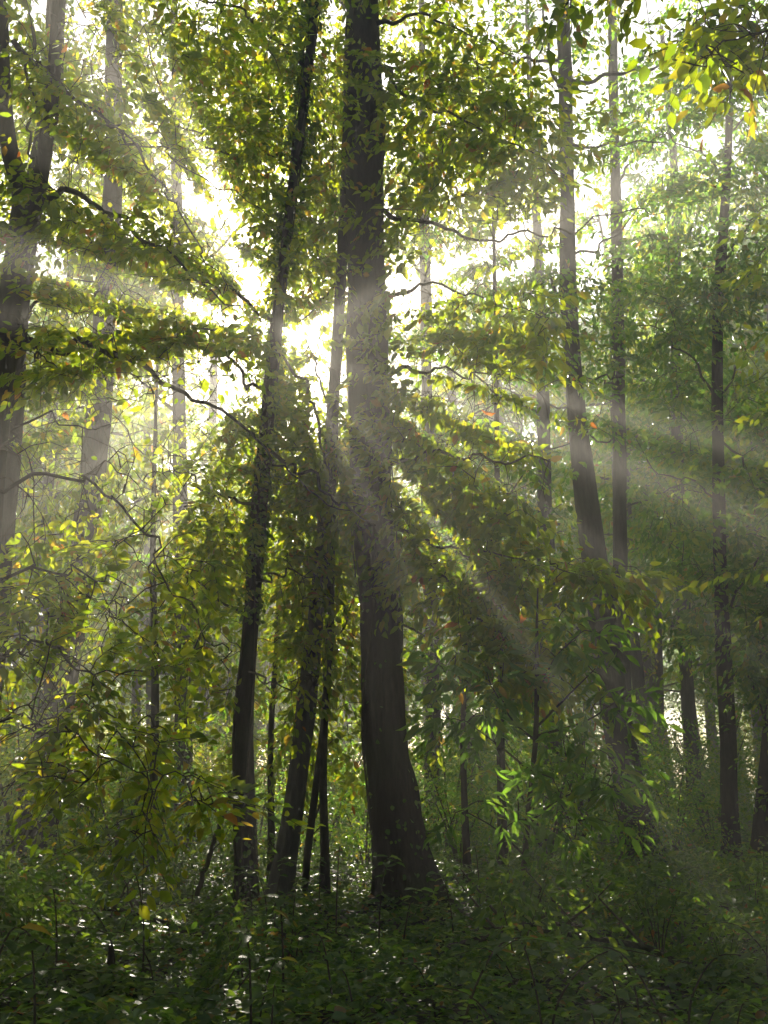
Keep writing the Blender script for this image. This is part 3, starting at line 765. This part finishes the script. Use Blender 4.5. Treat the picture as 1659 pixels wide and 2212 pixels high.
for k, (x0, y0, w0, x1, y1, Y, lab) in enumerate([
    (1395, 1700, 26, 1362, 1300, 28, 'faint thin trunk right of the two tall grey trunks'),
    (1015, 1745, 30, 985, 1200, 30, 'faint hazy trunk just right of the thickest trunk'),
    (590, 1730, 22, 575, 1200, 33, 'faint hazy stem between the ivy sleeved trunk and the leaning trunk'),
    (430, 1745, 26, 455, 1100, 31, 'faint hazy trunk left of the ivy sleeved trunk'),
    (1430, 1740, 20, 1420, 1250, 34, 'faint thin trunk deep in the wood, left of the hazy thin trunk'),
    (745, 1745, 20, 752, 1200, 36, 'pale thin stem deep in the wood close to the thickest trunk'),
    (1105, 1735, 20, 1085, 1200, 36, 'pale thin stem deep in the wood left of the sapling'),
    (330, 1740, 24, 320, 1200, 36, 'faint hazy trunk deep in the wood above the low beech leaves')]):
    tree('forest_tree', lab, 'tree', [(x0, y0 + 20, w0), (x0 * .6 + x1 * .4, y0 * .6 + y1 * .4, w0 * .85), (x1, y1, w0 * .75), (x1 * 1.35 - x0 * .35, y1 - 400, w0 * .6)], Y,
         [], [(x1, y1 - 150, 70, 120, Y, 2, 14)], bark='bark_grey', leaf='leaf_cool', L0=.2, kind=2, slen=1.1, n_leaf=22, sides=12, seed=40 + k, n_single=0, rough=.2)

# broad crowns that close the wood behind the near trees
tree('broad_tree', 'broad yellow-green crown filling the upper left behind the near branches', 'tree',
    [(400, 1800, 40), (395, 1500, 36), (390, 1100, 30), (385, 700, 26), (380, 300, 20), (375, 0, 14)], 19,
    [[(390, 900, 9), (250, 780, 6), (120, 740, 3)], [(386, 600, 9), (520, 480, 6), (640, 430, 3)], [(380, 400, 9), (240, 260, 6), (130, 200, 3)], [(378, 200, 8), (520, 90, 5), (640, 30, 3)]],
    [(200, 150, 260, 230, 19, 2, 90), (560, 150, 260, 230, 19, 2, 95), (230, 550, 260, 200, 19, 2, 75), (560, 500, 200, 170, 19, 2, 50), (300, 800, 260, 110, 19, 2, 34), (130, 1000, 180, 160, 19, 2, 40), (400, -300, 400, 220, 19, 2, 90), (560, 780, 160, 80, 19, 2, 10)],
    L0=.15, kind=4, slen=.9, n_leaf=24, sides=16, rough=.25, seed=61, n_single=0)
tree('broad_tree', 'yellow-green crown shining through behind the thickest trunk', 'tree',
    [(930, 1780, 36), (935, 1500, 32), (925, 1100, 28), (920, 700, 24), (915, 300, 18), (910, 0, 12)], 20,
    [[(925, 1000, 9), (1020, 900, 6), (1100, 860, 3)], [(920, 600, 9), (820, 480, 6), (740, 430, 3)], [(915, 400, 9), (1000, 260, 6), (1070, 200, 3)]],
    [(930, 120, 200, 200, 20, 2, 80), (860, 420, 170, 160, 20, 2, 60), (1000, 500, 130, 140, 20, 2, 50), (1080, 720, 110, 140, 20, 2, 24), (960, 820, 110, 80, 20, 2, 14), (880, 1000, 160, 180, 20, 2, 44), (1000, 1250, 160, 120, 20, 2, 30), (900, -250, 350, 200, 20, 2, 70), (1080, 250, 110, 120, 20, 2, 30)],
    L0=.15, kind=4, slen=.9, n_leaf=24, sides=16, rough=.25, seed=62, n_single=0)
tree('young_tree', 'young tree with light green leaves low between the ivy sleeved trunk and the leaning trunk', 'tree',
    [(590, 1850, 16), (585, 1600, 13), (600, 1350, 10), (605, 1150, 7)], 14,
    [[(590, 1500, 5), (520, 1400, 3), (460, 1350, 2)], [(598, 1400, 5), (680, 1300, 3), (740, 1250, 2)], [(590, 1620, 5), (680, 1540, 3), (740, 1500, 2)]],
    [(560, 1250, 180, 110, 14, 1, 18), (640, 1450, 150, 110, 14, 1, 18), (430, 1450, 120, 110, 14, 1, 10), (620, 1620, 130, 70, 14, .8, 12), (420, 1180, 120, 90, 14, 1, 12)],
    L0=.12, kind=4, slen=.6, n_leaf=22, sides=12, rough=.2, seed=63, n_single=60)
tree('young_tree', 'young tree with broad green leaves low behind the sapling, right of the thickest trunk', 'tree',
    [(1010, 1860, 16), (1000, 1600, 13), (1010, 1400, 9), (1020, 1250, 6)], 13.5,
    [[(1000, 1600, 5), (940, 1500, 3), (910, 1420, 2)], [(1005, 1500, 5), (1080, 1420, 3), (1140, 1400, 2)]],
    [(980, 1450, 110, 90, 13.5, 1, 10), (1080, 1560, 110, 80, 13.5, 1, 8), (960, 1630, 90, 60, 13.5, .8, 5)],
    L0=.13, kind=4, slen=.6, n_leaf=20, sides=12, rough=.2, seed=64, n_single=60, leaf='leaf_cool')

tree('young_tree', 'dense green young crown behind the leaning trunk and the thickest trunk', 'tree',
    [(800, 1790, 26), (805, 1500, 22), (800, 1250, 16), (795, 1050, 10)], 21,
    [[(804, 1450, 7), (950, 1300, 4), (1100, 1230, 2)], [(802, 1350, 7), (640, 1250, 4), (500, 1180, 2)], [(803, 1500, 7), (600, 1420, 4), (420, 1380, 2)]],
    [(900, 1200, 200, 110, 21, 2, 60), (650, 1230, 200, 110, 21, 2, 50), (1130, 1280, 170, 90, 21, 2, 30), (430, 1260, 160, 90, 21, 2, 22), (700, 1450, 260, 110, 21, 2, 22), (1050, 1480, 200, 100, 21, 2, 10), (220, 1300, 180, 130, 21, 2, 20)],
    L0=.15, kind=4, slen=.8, n_leaf=22, sides=14, rough=.2, seed=65, n_single=0, leaf='leaf_cool')

tree('young_tree', 'airy young tree in the mist, its leaves showing right of the thickest trunk', 'tree',
    [(1085, 1860, 20), (1080, 1500, 16), (1075, 1100, 13), (1070, 700, 9), (1065, 450, 6)], 14.5,
    [[(1076, 1100, 6), (1180, 980, 4), (1260, 940, 2)], [(1072, 850, 6), (960, 740, 4), (880, 700, 2)], [(1070, 700, 5), (1180, 600, 3), (1260, 560, 2)]],
    [(950, 560, 120, 100, 14.5, .8, 18), (1120, 580, 120, 80, 14.5, .8, 14), (1000, 760, 140, 80, 14.5, .8, 20), (1180, 800, 90, 90, 14.5, .8, 10), (960, 960, 120, 90, 14.5, .8, 18), (1130, 1000, 110, 80, 14.5, .8, 10), (1280, 620, 80, 120, 14.8, .8, 12), (1000, 1150, 120, 80, 14.5, .8, 14), (1290, 900, 70, 100, 14.8, .8, 8)],
    L0=.11, kind=4, slen=.6, n_leaf=22, sides=12, rough=.2, seed=66, n_single=60, leaf='leaf_cool')
tree('young_tree', 'airy young tree in the mist left of the ivy sleeved trunk', 'tree',
    [(330, 1860, 20), (335, 1500, 16), (330, 1200, 12), (335, 950, 8), (340, 780, 5)], 14.5,
    [[(332, 1250, 6), (430, 1130, 4), (500, 1080, 2)], [(334, 1000, 5), (240, 900, 3), (170, 880, 2)], [(333, 1400, 6), (220, 1300, 4), (120, 1260, 2)]],
    [(420, 1080, 110, 80, 14.5, .8, 14), (250, 1000, 130, 70, 14.5, .8, 14), (330, 1240, 160, 90, 14.5, .8, 20), (160, 1250, 120, 90, 14.5, .8, 12), (450, 1330, 90, 90, 14.5, .8, 9), (280, 1420, 160, 80, 14.5, .8, 8), (60, 1050, 110, 110, 14.5, .8, 20), (-80, 1200, 120, 200, 14.5, .8, 26)],
    L0=.11, kind=4, slen=.6, n_leaf=22, sides=12, rough=.2, seed=67, n_single=60)

# unseen trees above and beside the frame, their crowns added to block sun
tree('broad_tree', 'unseen tree off the left edge, dense crown added to block the sun', 'tree',
    [(-420, 2100, 70), (-420, 1500, 60), (-430, 900, 52), (-440, 300, 44), (-440, -400, 34)], 11,
    [[(-425, 900, 16), (-200, 700, 8), (-60, 600, 4)], [(-440, 300, 16), (-200, 60, 8), (-60, -60, 4)], [(-440, -100, 16), (-100, -300, 8), (200, -420, 4)]],
    [(-330, 600, 200, 450, 11, 1.2, 90), (-330, 1080, 200, 260, 11, 1, 40), (-560, 500, 260, 600, 12, 1.2, 90), (-200, -260, 330, 200, 11, 1, 70), (-900, 300, 300, 700, 12, 1.2, 80)],
    L0=.16, kind=2, slen=.9, n_leaf=26, sides=14, rough=.25, seed=71, n_single=0, ext=(4, .1, 0))
tree('broad_tree', 'unseen tree behind the thickest trunk, dense high crown added to block the sun', 'tree',
    [(852, 1800, 44), (815, 1200, 36), (802, 700, 32), (795, 300, 28), (792, -100, 22)], 14.5,
    [[(792, 60, 12), (500, -200, 8), (150, -300, 4)], [(792, 0, 12), (900, -260, 8), (1150, -350, 4)]],
    [(250, -330, 300, 180, 13, 1, 80), (600, -330, 300, 180, 13, 1, 80), (950, -330, 300, 180, 13, 1, 80), (1300, -300, 300, 200, 13, 1, 70), (400, -750, 500, 260, 13, 1.2, 90), (1000, -750, 500, 260, 13, 1.2, 90)],
    L0=.16, kind=2, slen=.9, n_leaf=26, sides=14, rough=.25, seed=72, n_single=0, ext=(5, .1, 0))
tree('broad_tree', 'unseen tree off the right edge, crown added to block the sun', 'tree',
    [(2250, 2000, 60), (2240, 1400, 52), (2230, 800, 44), (2220, 200, 36), (2220, -400, 24)], 11.5,
    [[(2235, 900, 14), (2000, 760, 8), (1850, 700, 4)], [(2225, 300, 14), (2000, 100, 8), (1850, 0, 4)], [(2222, -200, 14), (1900, -350, 8), (1600, -400, 4)]],
    [(1980, 600, 220, 450, 11.5, 1, 90), (2000, 1150, 220, 260, 11.5, 1, 50), (1900, -250, 300, 200, 11.5, 1, 70), (2400, 400, 300, 700, 12, 1.2, 90), (1650, -330, 250, 150, 12, 1, 40)],
    L0=.16, kind=2, slen=.9, n_leaf=26, sides=14, rough=.25, seed=73, n_single=0, ext=(4, .1, 0))

# chestnut sapling with large leaves
def big_sprays(T, dirs, n, L0, asp):
    return spray_leaves(T, dirs, np.full(len(T), .28), n, L0, asp, .2, 1.2, .3)
P, R = px_path([(1122, 1990, 17), (1130, 1900, 15), (1142, 1750, 13), (1157, 1600, 11), (1160, 1480, 9), (1160, 1360, 6), (1162, 1270, 3)], 9.8)
base = P[0].copy(); base[2] = float(ground_z(base[0], base[1])); P[0][2] = base[2] - .1
root = empty('chestnut_sapling', base.tolist(), 'young chestnut sapling with long serrated leaves, right of the thickest trunk', 'sapling')
PR = catmull(np.hstack([P, R[:, None]]), 6)
g = Geo(); tube(g, PR[:, :3], PR[:, 3], 9, .25, 3); link('stem', g.build('stem', M['twig'], offset=base), root)
skel = [PR[:, :3]]
for b in [[(1160, 1570, 6), (1230, 1500, 4, 9.6), (1290, 1440, 2, 9.5)], [(1158, 1590, 6), (1260, 1560, 4, 9.6), (1340, 1510, 2, 9.5)], [(1157, 1600, 6), (1110, 1560, 4, 9.6), (1060, 1480, 2, 9.4)],
          [(1150, 1670, 6), (1090, 1620, 4, 9.6), (1010, 1560, 2, 9.4)], [(1160, 1500, 5), (1200, 1420, 3, 9.6), (1250, 1370, 2, 9.5)], [(1140, 1780, 6), (1220, 1720, 4, 9.6), (1330, 1700, 2, 9.4)], [(1135, 1850, 5), (1070, 1790, 3, 9.6), (1000, 1750, 2, 9.4)]]:
    p, r = px_path(b, 9.8); pr = catmull(np.hstack([p, r[:, None]]), 6)
    g = Geo(); tube(g, pr[:, :3], pr[:, 3], 6); link('branch', g.build('branch', M['twig'], offset=base), root)
    skel.append(pr[:, :3])
T = puffs([(1280, 1420, 60, 50, 9.5, .3, 8), (1330, 1520, 50, 30, 9.4, .3, 6), (1220, 1380, 50, 40, 9.6, .3, 5), (1050, 1480, 60, 40, 9.4, .3, 7), (980, 1440, 50, 30, 9.3, .3, 4), (1010, 1560, 50, 30, 9.4, .3, 5), (1240, 1590, 60, 30, 9.5, .3, 5), (1330, 1690, 60, 30, 9.3, .3, 7), (1180, 1700, 70, 40, 9.6, .3, 5), (1050, 1760, 70, 30, 9.4, .3, 6), (1250, 1790, 80, 30, 9.4, .3, 6)])
tw = Geo(); dirs = grow(skel, T, tw)
o = link('twigs', tw.build('twigs', M['twig'], offset=base), root); o['kind'] = 'stuff'
finish_foliage(big_sprays(T, dirs + rng.normal(0, .2, dirs.shape), 8, .21, .3), root, base, 'leaf_big', 8, 300, False)

# fallen stick leaning on the ivy-clad stem, hanging vines
def stick(label, pts, Y, name='leaning_stick', cat_='stick'):
    P, R = px_path(pts, Y)
    base = P[0].copy()
    PR = catmull(np.hstack([P, R[:, None]]), 8); PR[:, :3] += rng.normal(0, .006, PR[:, :3].shape)
    root = empty(name, base.tolist(), label, cat_)
    g = Geo(); tube(g, PR[:, :3], PR[:, 3], 8, .3, 5); link('shaft', g.build('shaft', M['twig'], offset=base), root)
    for k in range(2):
        i = len(PR) // 3 * (k + 1)
        q = PR[i, :3]
        g = Geo(); tube(g, np.array([q, q + [.12 * (1 - 2 * k), 0, .12], q + [.2 * (1 - 2 * k), .05, .28]]), [.008, .006, .003], 6)
        link('twig', g.build('twig', M['twig'], offset=base), root)
stick('bare stick leaning against the left side of the ivy sleeved trunk', [(424, 1935, 11), (455, 1840, 10), (482, 1760, 9), (505, 1685, 6)], 10.9)
stick('thin bare stick slanting between the leaning trunk and the ivy sleeved trunk', [(655, 1850, 8), (672, 1790, 6), (690, 1740, 4)], 12.1)

# mossy log on the ground, lower left
P, R = px_path([(150, 2085, 60), (230, 2082, 56), (330, 2080, 46)], 6.6)
for p in P: p[2] = float(ground_z(p[0], p[1])) + .07
P = np.array(P); base = P[0].copy()
root = empty('fallen_log', base.tolist(), 'short moss covered log lying on the dark ground, lower left', 'log')
m_moss = bark_mat('mossy bark', (.02, .03, .01), (.06, .09, .02), (.05, .10, .02), 1, .9)
g = Geo(); PR = catmull(np.hstack([P, R[:, None]]), 10); tube(g, PR[:, :3], PR[:, 3], 16, .4, 8); link('trunk', g.build('trunk', m_moss, offset=base), root)
g = Geo(); tube(g, np.array([P[1], P[1] + [.05, -.1, .16], P[1] + [.06, -.15, .26]]), [.03, .022, .016], 8, .2); link('branch_stub', g.build('branch_stub', M['bark'], offset=base), root)

for lab, x, y, a, ln in [('thin fallen branch lying in the undergrowth in front of the thickest trunk', .2, 7.4, .5, 1.6), ('crooked fallen branch on the ground at the lower right', 2.2, 6.8, 2.5, 1.9), ('fallen branch on the ground below the leaning trunk', -1.5, 9.2, 3.6, 1.5)]:
    t = np.linspace(0, 1, 12)
    px = x + math.cos(a) * t * ln + (vnoise(t * 5 + x, t * 0, t * 0) - .5) * .3
    py = y + math.sin(a) * t * ln * .7 + (vnoise(t * 5 + 9, t * 0, t * 0) - .5) * .3
    P = np.stack([px, py, ground_z(px, py) + .05 + .22 * np.sin(t * 2.2)], 1)
    base = P[0].copy()
    root = empty('fallen_branch', base.tolist(), lab, 'branch')
    g = Geo(); tube(g, P, .028 * (1 - .75 * t), 8, .4, 4); link('shaft', g.build('shaft', M['bark'], offset=base), root)
    for k, sg in ((4, 1), (7, -1), (9, 1)):
        q = P[k]
        g = Geo(); tube(g, np.array([q, q + [-.1 * sg, .12 * sg, .12], q + [-.16 * sg, .3 * sg, .2], q + [-.3 * sg, .4 * sg, .36]]), [.013, .01, .007, .003], 6)
        link('twig', g.build('twig', M['twig'], offset=base), root)

# ------------------------------------------------------------------ repeats: background trees, bushes, seedlings
def copy_tree(root, loc, rz, s, label=None, group=None):
    r = root.copy(); COL.objects.link(r)
    r.location = loc; r.rotation_euler = (0, 0, rz); r.scale = (s, s, s)
    if label: r['label'] = label
    if group: r['group'] = group
    for ch in list(root.children):
        c = ch.copy(); COL.objects.link(c); c.parent = r
    return r

def bg_tree(h, crown0, cr, n, L0, seed, bark, leaf):
    """a whole tall tree for the distance, crown from crown0 up"""
    r_ = np.random.default_rng(seed)
    zz = np.linspace(-.2, h, 9)
    path = np.stack([np.cumsum(r_.normal(0, .12, 9)), np.cumsum(r_.normal(0, .12, 9)), zz], 1)
    rad = np.interp(zz, [0, 1, h], [h * .0135, h * .0105, .03])
    root = empty('forest_tree', (0, 0, 0), 'x', 'tree')
    PR = catmull(np.hstack([path, rad[:, None]]), 4)
    g = Geo(); tube(g, PR[:, :3], PR[:, 3], 10, .2, seed, .4); link('trunk', g.build('trunk', M[bark]), root)
    ls = []
    tw = Geo()
    for k in range(26):
        t = r_.uniform(crown0 / h, .98); z = t * h
        c = np.array([np.interp(z, PR[:, 2], PR[:, j]) for j in range(3)])
        a = r_.uniform(0, 2 * math.pi); ln = cr * (1.15 - .75 * max(0, (t - .45) / .55)) * r_.uniform(.6, 1.1)
        d = np.array([math.cos(a), math.sin(a), r_.uniform(.0, .6)])
        e = c + d * ln
        mid = (c + e) / 2 - np.array([0, 0, .15 * ln])
        tube(tw, np.array([c, mid, e]), [.05 * h / 20, .03, .01], 5, cap=False)
        m_ = max(6, int(n / 26 * ln / cr))
        s = r_.uniform(.25, 1.1, m_)[:, None]
        ctr = c + (e - c) * s + r_.normal(0, .17 * ln, (m_, 3)) * [1, 1, .55]
        ls.append(spray_leaves(ctr, np.repeat(d[None], m_, 0) * [1, 1, .3] + r_.normal(0, .5, (m_, 3)), np.full(m_, .95), 16, L0, .55, .2, 1.4, .4))
    o = link('branches', tw.build('branches', M['twig']), root); o['kind'] = 'stuff'
    g = Geo(); bake_leaves(g, cat(ls), 2)
    o = link('foliage', g.build('foliage', M[leaf]), root); o['kind'] = 'stuff'
    return root

def bush(h, n, L0, seed, leaf, kind=4, name='understory_bush', label='x', cat_='bush', spread=.6):
    r_ = np.random.default_rng(seed)
    root = empty(name, (0, 0, 0), label, cat_)
    tips = []
    for k in range(5):
        a = r_.uniform(0, 6.28); ln = h * r_.uniform(.6, 1)
        p = np.array([[0, 0, -.05], [math.cos(a) * .12 * ln, math.sin(a) * .12 * ln, .4 * ln], [math.cos(a) * .35 * ln * spread * 1.5, math.sin(a) * .35 * ln * spread * 1.5, .85 * ln]])
        pr = catmull(np.hstack([p, np.array([[.02], [.014], [.004]]) * h / 2.2]), 6)
        g = Geo(); tube(g, pr[:, :3], pr[:, 3], 5); link('stem', g.build('stem', M['twig']), root)
        tips.append(pr[:, :3])
    tp = np.concatenate(tips); tp = tp[tp[:, 2] > .15 * h]
    ctr = tp[r_.integers(0, len(tp), n)] + r_.normal(0, .2 * h, (n, 3)) * [spread * 1.4, spread * 1.4, .5]
    ctr[:, 2] = np.abs(ctr[:, 2])
    d = ctr * [1, 1, .2] + r_.normal(0, .3, (n, 3))
    g = Geo(); bake_leaves(g, spray_leaves(ctr, d, np.full(n, .4 * max(1, h / 2.4)), 14, L0, .5, .25, 1.2, .3), kind)
    o = link('foliage', g.build('foliage', M[leaf]), root); o['kind'] = 'stuff'
    return root

FAR = [bg_tree(21, 4, 4.2, 1000, .26, 101, 'bark_grey', 'leaf_cool'), bg_tree(18, 3, 3.8, 900, .25, 102, 'bark', 'leaf'), bg_tree(23, 7, 4.5, 900, .27, 103, 'bark_grey', 'leaf_cool')]
far_spots = []
r_ = np.random.default_rng(77)
tries = 0
while len(far_spots) < 150 and tries < 6000:
    tries += 1
    a = r_.uniform(-.62, .62) ; d = 30 + 78 * r_.random() ** .7
    x, y = d * math.sin(a), d * math.cos(a)
    if any((x - p[0]) ** 2 + (y - p[1]) ** 2 < 18 for p in far_spots): continue
    far_spots.append((x, y))
back = []
while len(back) < 64:                        # unseen wood beside and behind the camera, added to dim the sky light
    a = math.radians(r_.uniform(42, 318)); d = r_.uniform(6.5, 42) ** 1
    x, y = d * math.sin(a), d * math.cos(a)
    if any((x - p[0]) ** 2 + (y - p[1]) ** 2 < 10 for p in back): continue
    back.append((x, y))
far_spots += back
for k, (x, y) in enumerate(far_spots):
    src = FAR[k % 3]
    loc = (x, y, float(ground_z(x, y)))
    lab = ('tall hazy tree far off among the distant trees', 'bushy hazy tree far off among the distant trees', 'high crowned hazy tree far off among the distant trees')[k % 3]
    s = r_.uniform(.8, 1.1)
    if 20 < y < 50 and abs(x - y * SUN[0] / SUN[1]) < 5.5:             # trees towards the sun scaled down to let sunlight past
        s = .34 * y / 22 * r_.uniform(.75, 1)
    elif 27 < y < 50 and abs(x - y * SUN[0] / SUN[1]) > 5.5:
        s = r_.uniform(1.1, 1.35)
    elif 50 <= y < 75:
        off = abs(x - y * SUN[0] / SUN[1])
        s = (.42 if off < 6 else .62) * y / 22 * r_.uniform(.85, 1)
    if k < 3:
        src.location = loc; src['label'] = lab; src['group'] = 'distant trees of the wood'
    else:
        copy_tree(src, loc, r_.uniform(0, 6.28), s, lab, 'distant trees of the wood')

BUSH = [bush(2.6, 170, .10, 201, 'leaf_cool'), bush(3.4, 220, .12, 202, 'leaf'), bush(1.9, 120, .09, 203, 'leaf_cool'), bush(4.5, 260, .13, 204, 'leaf_cool')]
LOWB = [bush(.75, 46, .085, 211, 'leaf_low'), bush(.5, 34, .075, 212, 'leaf_low')]
for q, b_ in enumerate(LOWB):
    b_.location = ((2.1, 8.2, float(ground_z(2.1, 8.2))), (-2.6, 8.9, float(ground_z(-2.6, 8.9))))[q]
    b_['label'] = ('low bramble bush on the near ground right of the thickest trunk', 'small bramble bush on the near ground below the beech leaves')[q]; b_['group'] = 'low bushes on the near ground'
low_spots = []
bl = ('leafy bush in the hazy undergrowth', 'tall leafy bush in the hazy undergrowth', 'low leafy bush in the hazy undergrowth', 'young hazel like tree in the hazy undergrowth')
spots = []
tries = 0
while len(spots) < 130 and tries < 5000:
    tries += 1
    d = 15.5 + 34 * r_.random() ** 1.1; a = r_.uniform(-.5, .5)
    x, y = d * math.sin(a), d * math.cos(a)
    if any((x - p[0]) ** 2 + (y - p[1]) ** 2 < 1.6 for p in spots): continue
    spots.append((x, y))
for _ in range(44):
    d = r_.uniform(6.8, 14.5); a = r_.uniform(-.42, .42)
    if abs(d * math.sin(a) - .1) < .75 and d > 8: continue
    if 7.4 < d < 12.5 and -2.4 < d * math.sin(a) < 1.1: continue
    low_spots.append((d * math.sin(a), d * math.cos(a)))
for q, (x, y) in enumerate(low_spots):
    copy_tree(LOWB[q % 2], (x, y, float(ground_z(x, y))), r_.uniform(0, 6.28), r_.uniform(.7, 1.25), ('low bramble bush on the near ground', 'small bramble bush on the near ground')[q % 2], 'low bushes on the near ground')
spots.sort(key=lambda p: p[1])
for k, (x, y) in enumerate(spots):
    kk = int(r_.integers(0, 4)) if k > 3 else k
    if y < 18 and kk in (1, 3): kk = 2 if k > 3 else kk
    near_s = 1.0
    loc = (x, y, float(ground_z(x, y)))
    if k < 4:
        BUSH[k].location = loc; BUSH[k].scale = (near_s,) * 3; BUSH[k]['label'] = bl[k]; BUSH[k]['group'] = 'bushes of the undergrowth'
    else:
        copy_tree(BUSH[kk], loc, r_.uniform(0, 6.28), near_s * r_.uniform(.7, 1.15), bl[kk], 'bushes of the undergrowth')

# seedlings and bramble shoots on the near ground: every leaf a part
def seedling(seed, h, nl, L0, asp, name, arch):
    r_ = np.random.default_rng(seed)
    root = empty(name, (0, 0, 0), 'x', 'plant')
    a = r_.uniform(0, 6.28)
    dx, dy = math.cos(a), math.sin(a)
    p = np.array([[0, 0, -.05], [dx * .1 * h * arch, dy * .1 * h * arch, .5 * h], [dx * .5 * h * arch, dy * .5 * h * arch, .95 * h], [dx * 1.1 * h * arch, dy * 1.1 * h * arch, .9 * h]])
    pr = catmull(np.hstack([p, [[.006], [.005], [.003], [.0015]]]), 6)
    g = Geo(); tube(g, pr[:, :3], pr[:, 3], 5); link('stem', g.build('stem', M['twig']), root)
    idx = np.linspace(5, len(pr) - 1, nl).astype(int)
    b = pr[idx, :3]
    an = np.arange(nl) * 2.4 + r_.uniform(0, 1)
    ax = np.stack([np.cos(an), np.sin(an), r_.uniform(-.35, .15, nl)], 1)
    nr = norm(np.array([0, 0, 1.0]) + r_.normal(0, .3, (nl, 3)))
    LL = L0 * r_.uniform(.7, 1.2, nl)
    single_leaves(dict(base=b, axis=norm(ax), nrm=nr, L=LL, W=LL * asp), root, np.zeros(3), 'leaf_low')
    return root
SEED = [seedling(301, .45, 14, .07, .55, 'bramble_shoot', 1.2), seedling(302, .34, 12, .062, .7, 'bramble_shoot', .9), seedling(303, .6, 16, .085, .5, 'tree_seedling', .3), seedling(304, .26, 10, .08, .75, 'tree_seedling', .4)]
sl_ = ('arching bramble shoot in the near ground cover', 'short bramble shoot in the near ground cover', 'upright tree seedling in the near ground cover', 'low broad leaved seedling in the near ground cover')
for k in range(150):
    d = 3.9 + 8 * r_.random() ** 1.3; a = r_.uniform(-.5, .5)
    x, y = d * math.sin(a), d * math.cos(a)
    loc = (x, y, float(ground_z(x, y)))
    if k < 4:
        SEED[k].location = loc; SEED[k]['label'] = sl_[k]; SEED[k]['group'] = 'shoots in the near ground cover'
    else:
        kk = int(r_.integers(0, 4))
        copy_tree(SEED[kk], loc, r_.uniform(0, 6.28), r_.uniform(.7, 1.3), sl_[kk], 'shoots in the near ground cover')

# ground cover
def cover(n, d0, d1, amax, L0, hmax, kind, seed, power=1.0):
    r_ = np.random.default_rng(seed)
    d = d0 + (d1 - d0) * r_.random(n) ** power; a = r_.uniform(-amax, amax, n)
    x, y = d * np.sin(a), d * np.cos(a)
    clump = vnoise(x * .9, y * .9, x * 0) * .6 + vnoise(x * 2.7, y * 2.7, x * 0) * .4
    hmax = np.where((y > 7) & (y < 12.6) & (x > -2.6) & (x < 1.6), .45, 1.0) * hmax
    z = ground_z(x, y) + hmax * np.clip(clump * 2.2 - .55, .04, 1.4) * r_.random(n) ** .6 + .01
    th = r_.uniform(0, 6.28, n)
    ax = norm(np.stack([np.cos(th), np.sin(th), r_.uniform(-.5, .25, n)], 1))
    nr = norm(np.array([0, 0, 1.0]) + r_.normal(0, .33, (n, 3)))
    LL = L0 * r_.uniform(.55, 1.3, n)
    return dict(base=np.stack([x, y, z], 1), axis=ax, nrm=nr, L=LL, W=LL * r_.uniform(.5, .85, n))
g = Geo()
bake_leaves(g, cover(52000, 3.4, 9, .75, .062, .34, 4, 1, .9), 4)
bake_leaves(g, cover(70000, 8.5, 20, .62, .075, .36, 4, 2, .9), 4)
bake_leaves(g, cover(60000, 19, 50, .55, .13, .6, 2, 3, .9), 2)
gc = link('ground_cover', g.build('ground_cover', M['leaf_low']))
tag(gc, 'carpet of brambles, ivy and seedlings on the forest floor', None, None, 'stuff')

# every copy gets the label of its own place
WHERE = [(-1e9, 300, 'below the low beech leaves at the left'), (300, 510, 'left of the ivy sleeved trunk'), (510, 790, 'between the ivy sleeved and thickest trunks'),
         (790, 1000, 'beside the thickest trunk'), (1000, 1250, 'around the chestnut sapling'), (1250, 1480, 'by the tall leaning grey trunk'), (1480, 1e9, 'by the slender dark trunk at the right')]
ORD = ['nearest', 'second nearest', 'third nearest', 'fourth nearest', 'fifth nearest', 'sixth nearest', 'seventh nearest', 'eighth nearest', 'ninth nearest', 'tenth nearest', 'eleventh nearest', 'twelfth nearest']
KIND = {'distant trees of the wood': ['tall hazy tree', 'bushy hazy tree', 'high crowned hazy tree'], 'bushes of the undergrowth': ['leafy bush', 'tall leafy bush', 'low leafy bush', 'young hazel like tree'],
        'shoots in the near ground cover': ['arching bramble shoot', 'short bramble shoot', 'upright tree seedling', 'low broad leaved seedling'], 'low bushes on the near ground': ['low bramble bush', 'small bramble bush']}
count = {}
for o in sorted([o for o in COL.objects if o.parent is None and o.get('group') in KIND], key=lambda o: o.location.y):
    q = np.array(o.location[:]) - CAMP
    z = q @ FWD
    x = 829.5 + FV * q[0] / max(z, .01)
    lead = next(k_ for k_ in sorted(KIND[o['group']], key=len, reverse=True) if o['label'].startswith(k_))
    if z < 1 or x < -120 or x > 1780:
        o['label'] = lead + ' standing outside the view beyond the outermost visible trunks'
        continue
    w = next(t for a_, b_, t in WHERE if a_ <= x < b_)
    n = count.get((lead, w), 0); count[(lead, w)] = n + 1
    o['label'] = f'{lead} {w}, {ORD[n]} such' if n < len(ORD) else f'{lead} {w}, among the farthest'

# ------------------------------------------------------------------ haze
g = Geo()
x0, x1, y0, y1, z0, z1 = -126, 126, -112, 134, -4, 42
vs = [(x, y, z) for z in (z0, z1) for y in (y0, y1) for x in (x0, x1)]
g.add(vs, [[0, 2, 3, 1], [4, 5, 7, 6], [0, 1, 5, 4], [2, 6, 7, 3], [0, 4, 6, 2], [1, 3, 7, 5]])
hz = link('haze', g.build('haze', M['haze'], smooth=False))
tag(hz, 'pale morning mist filling the wood', None, None, 'stuff')
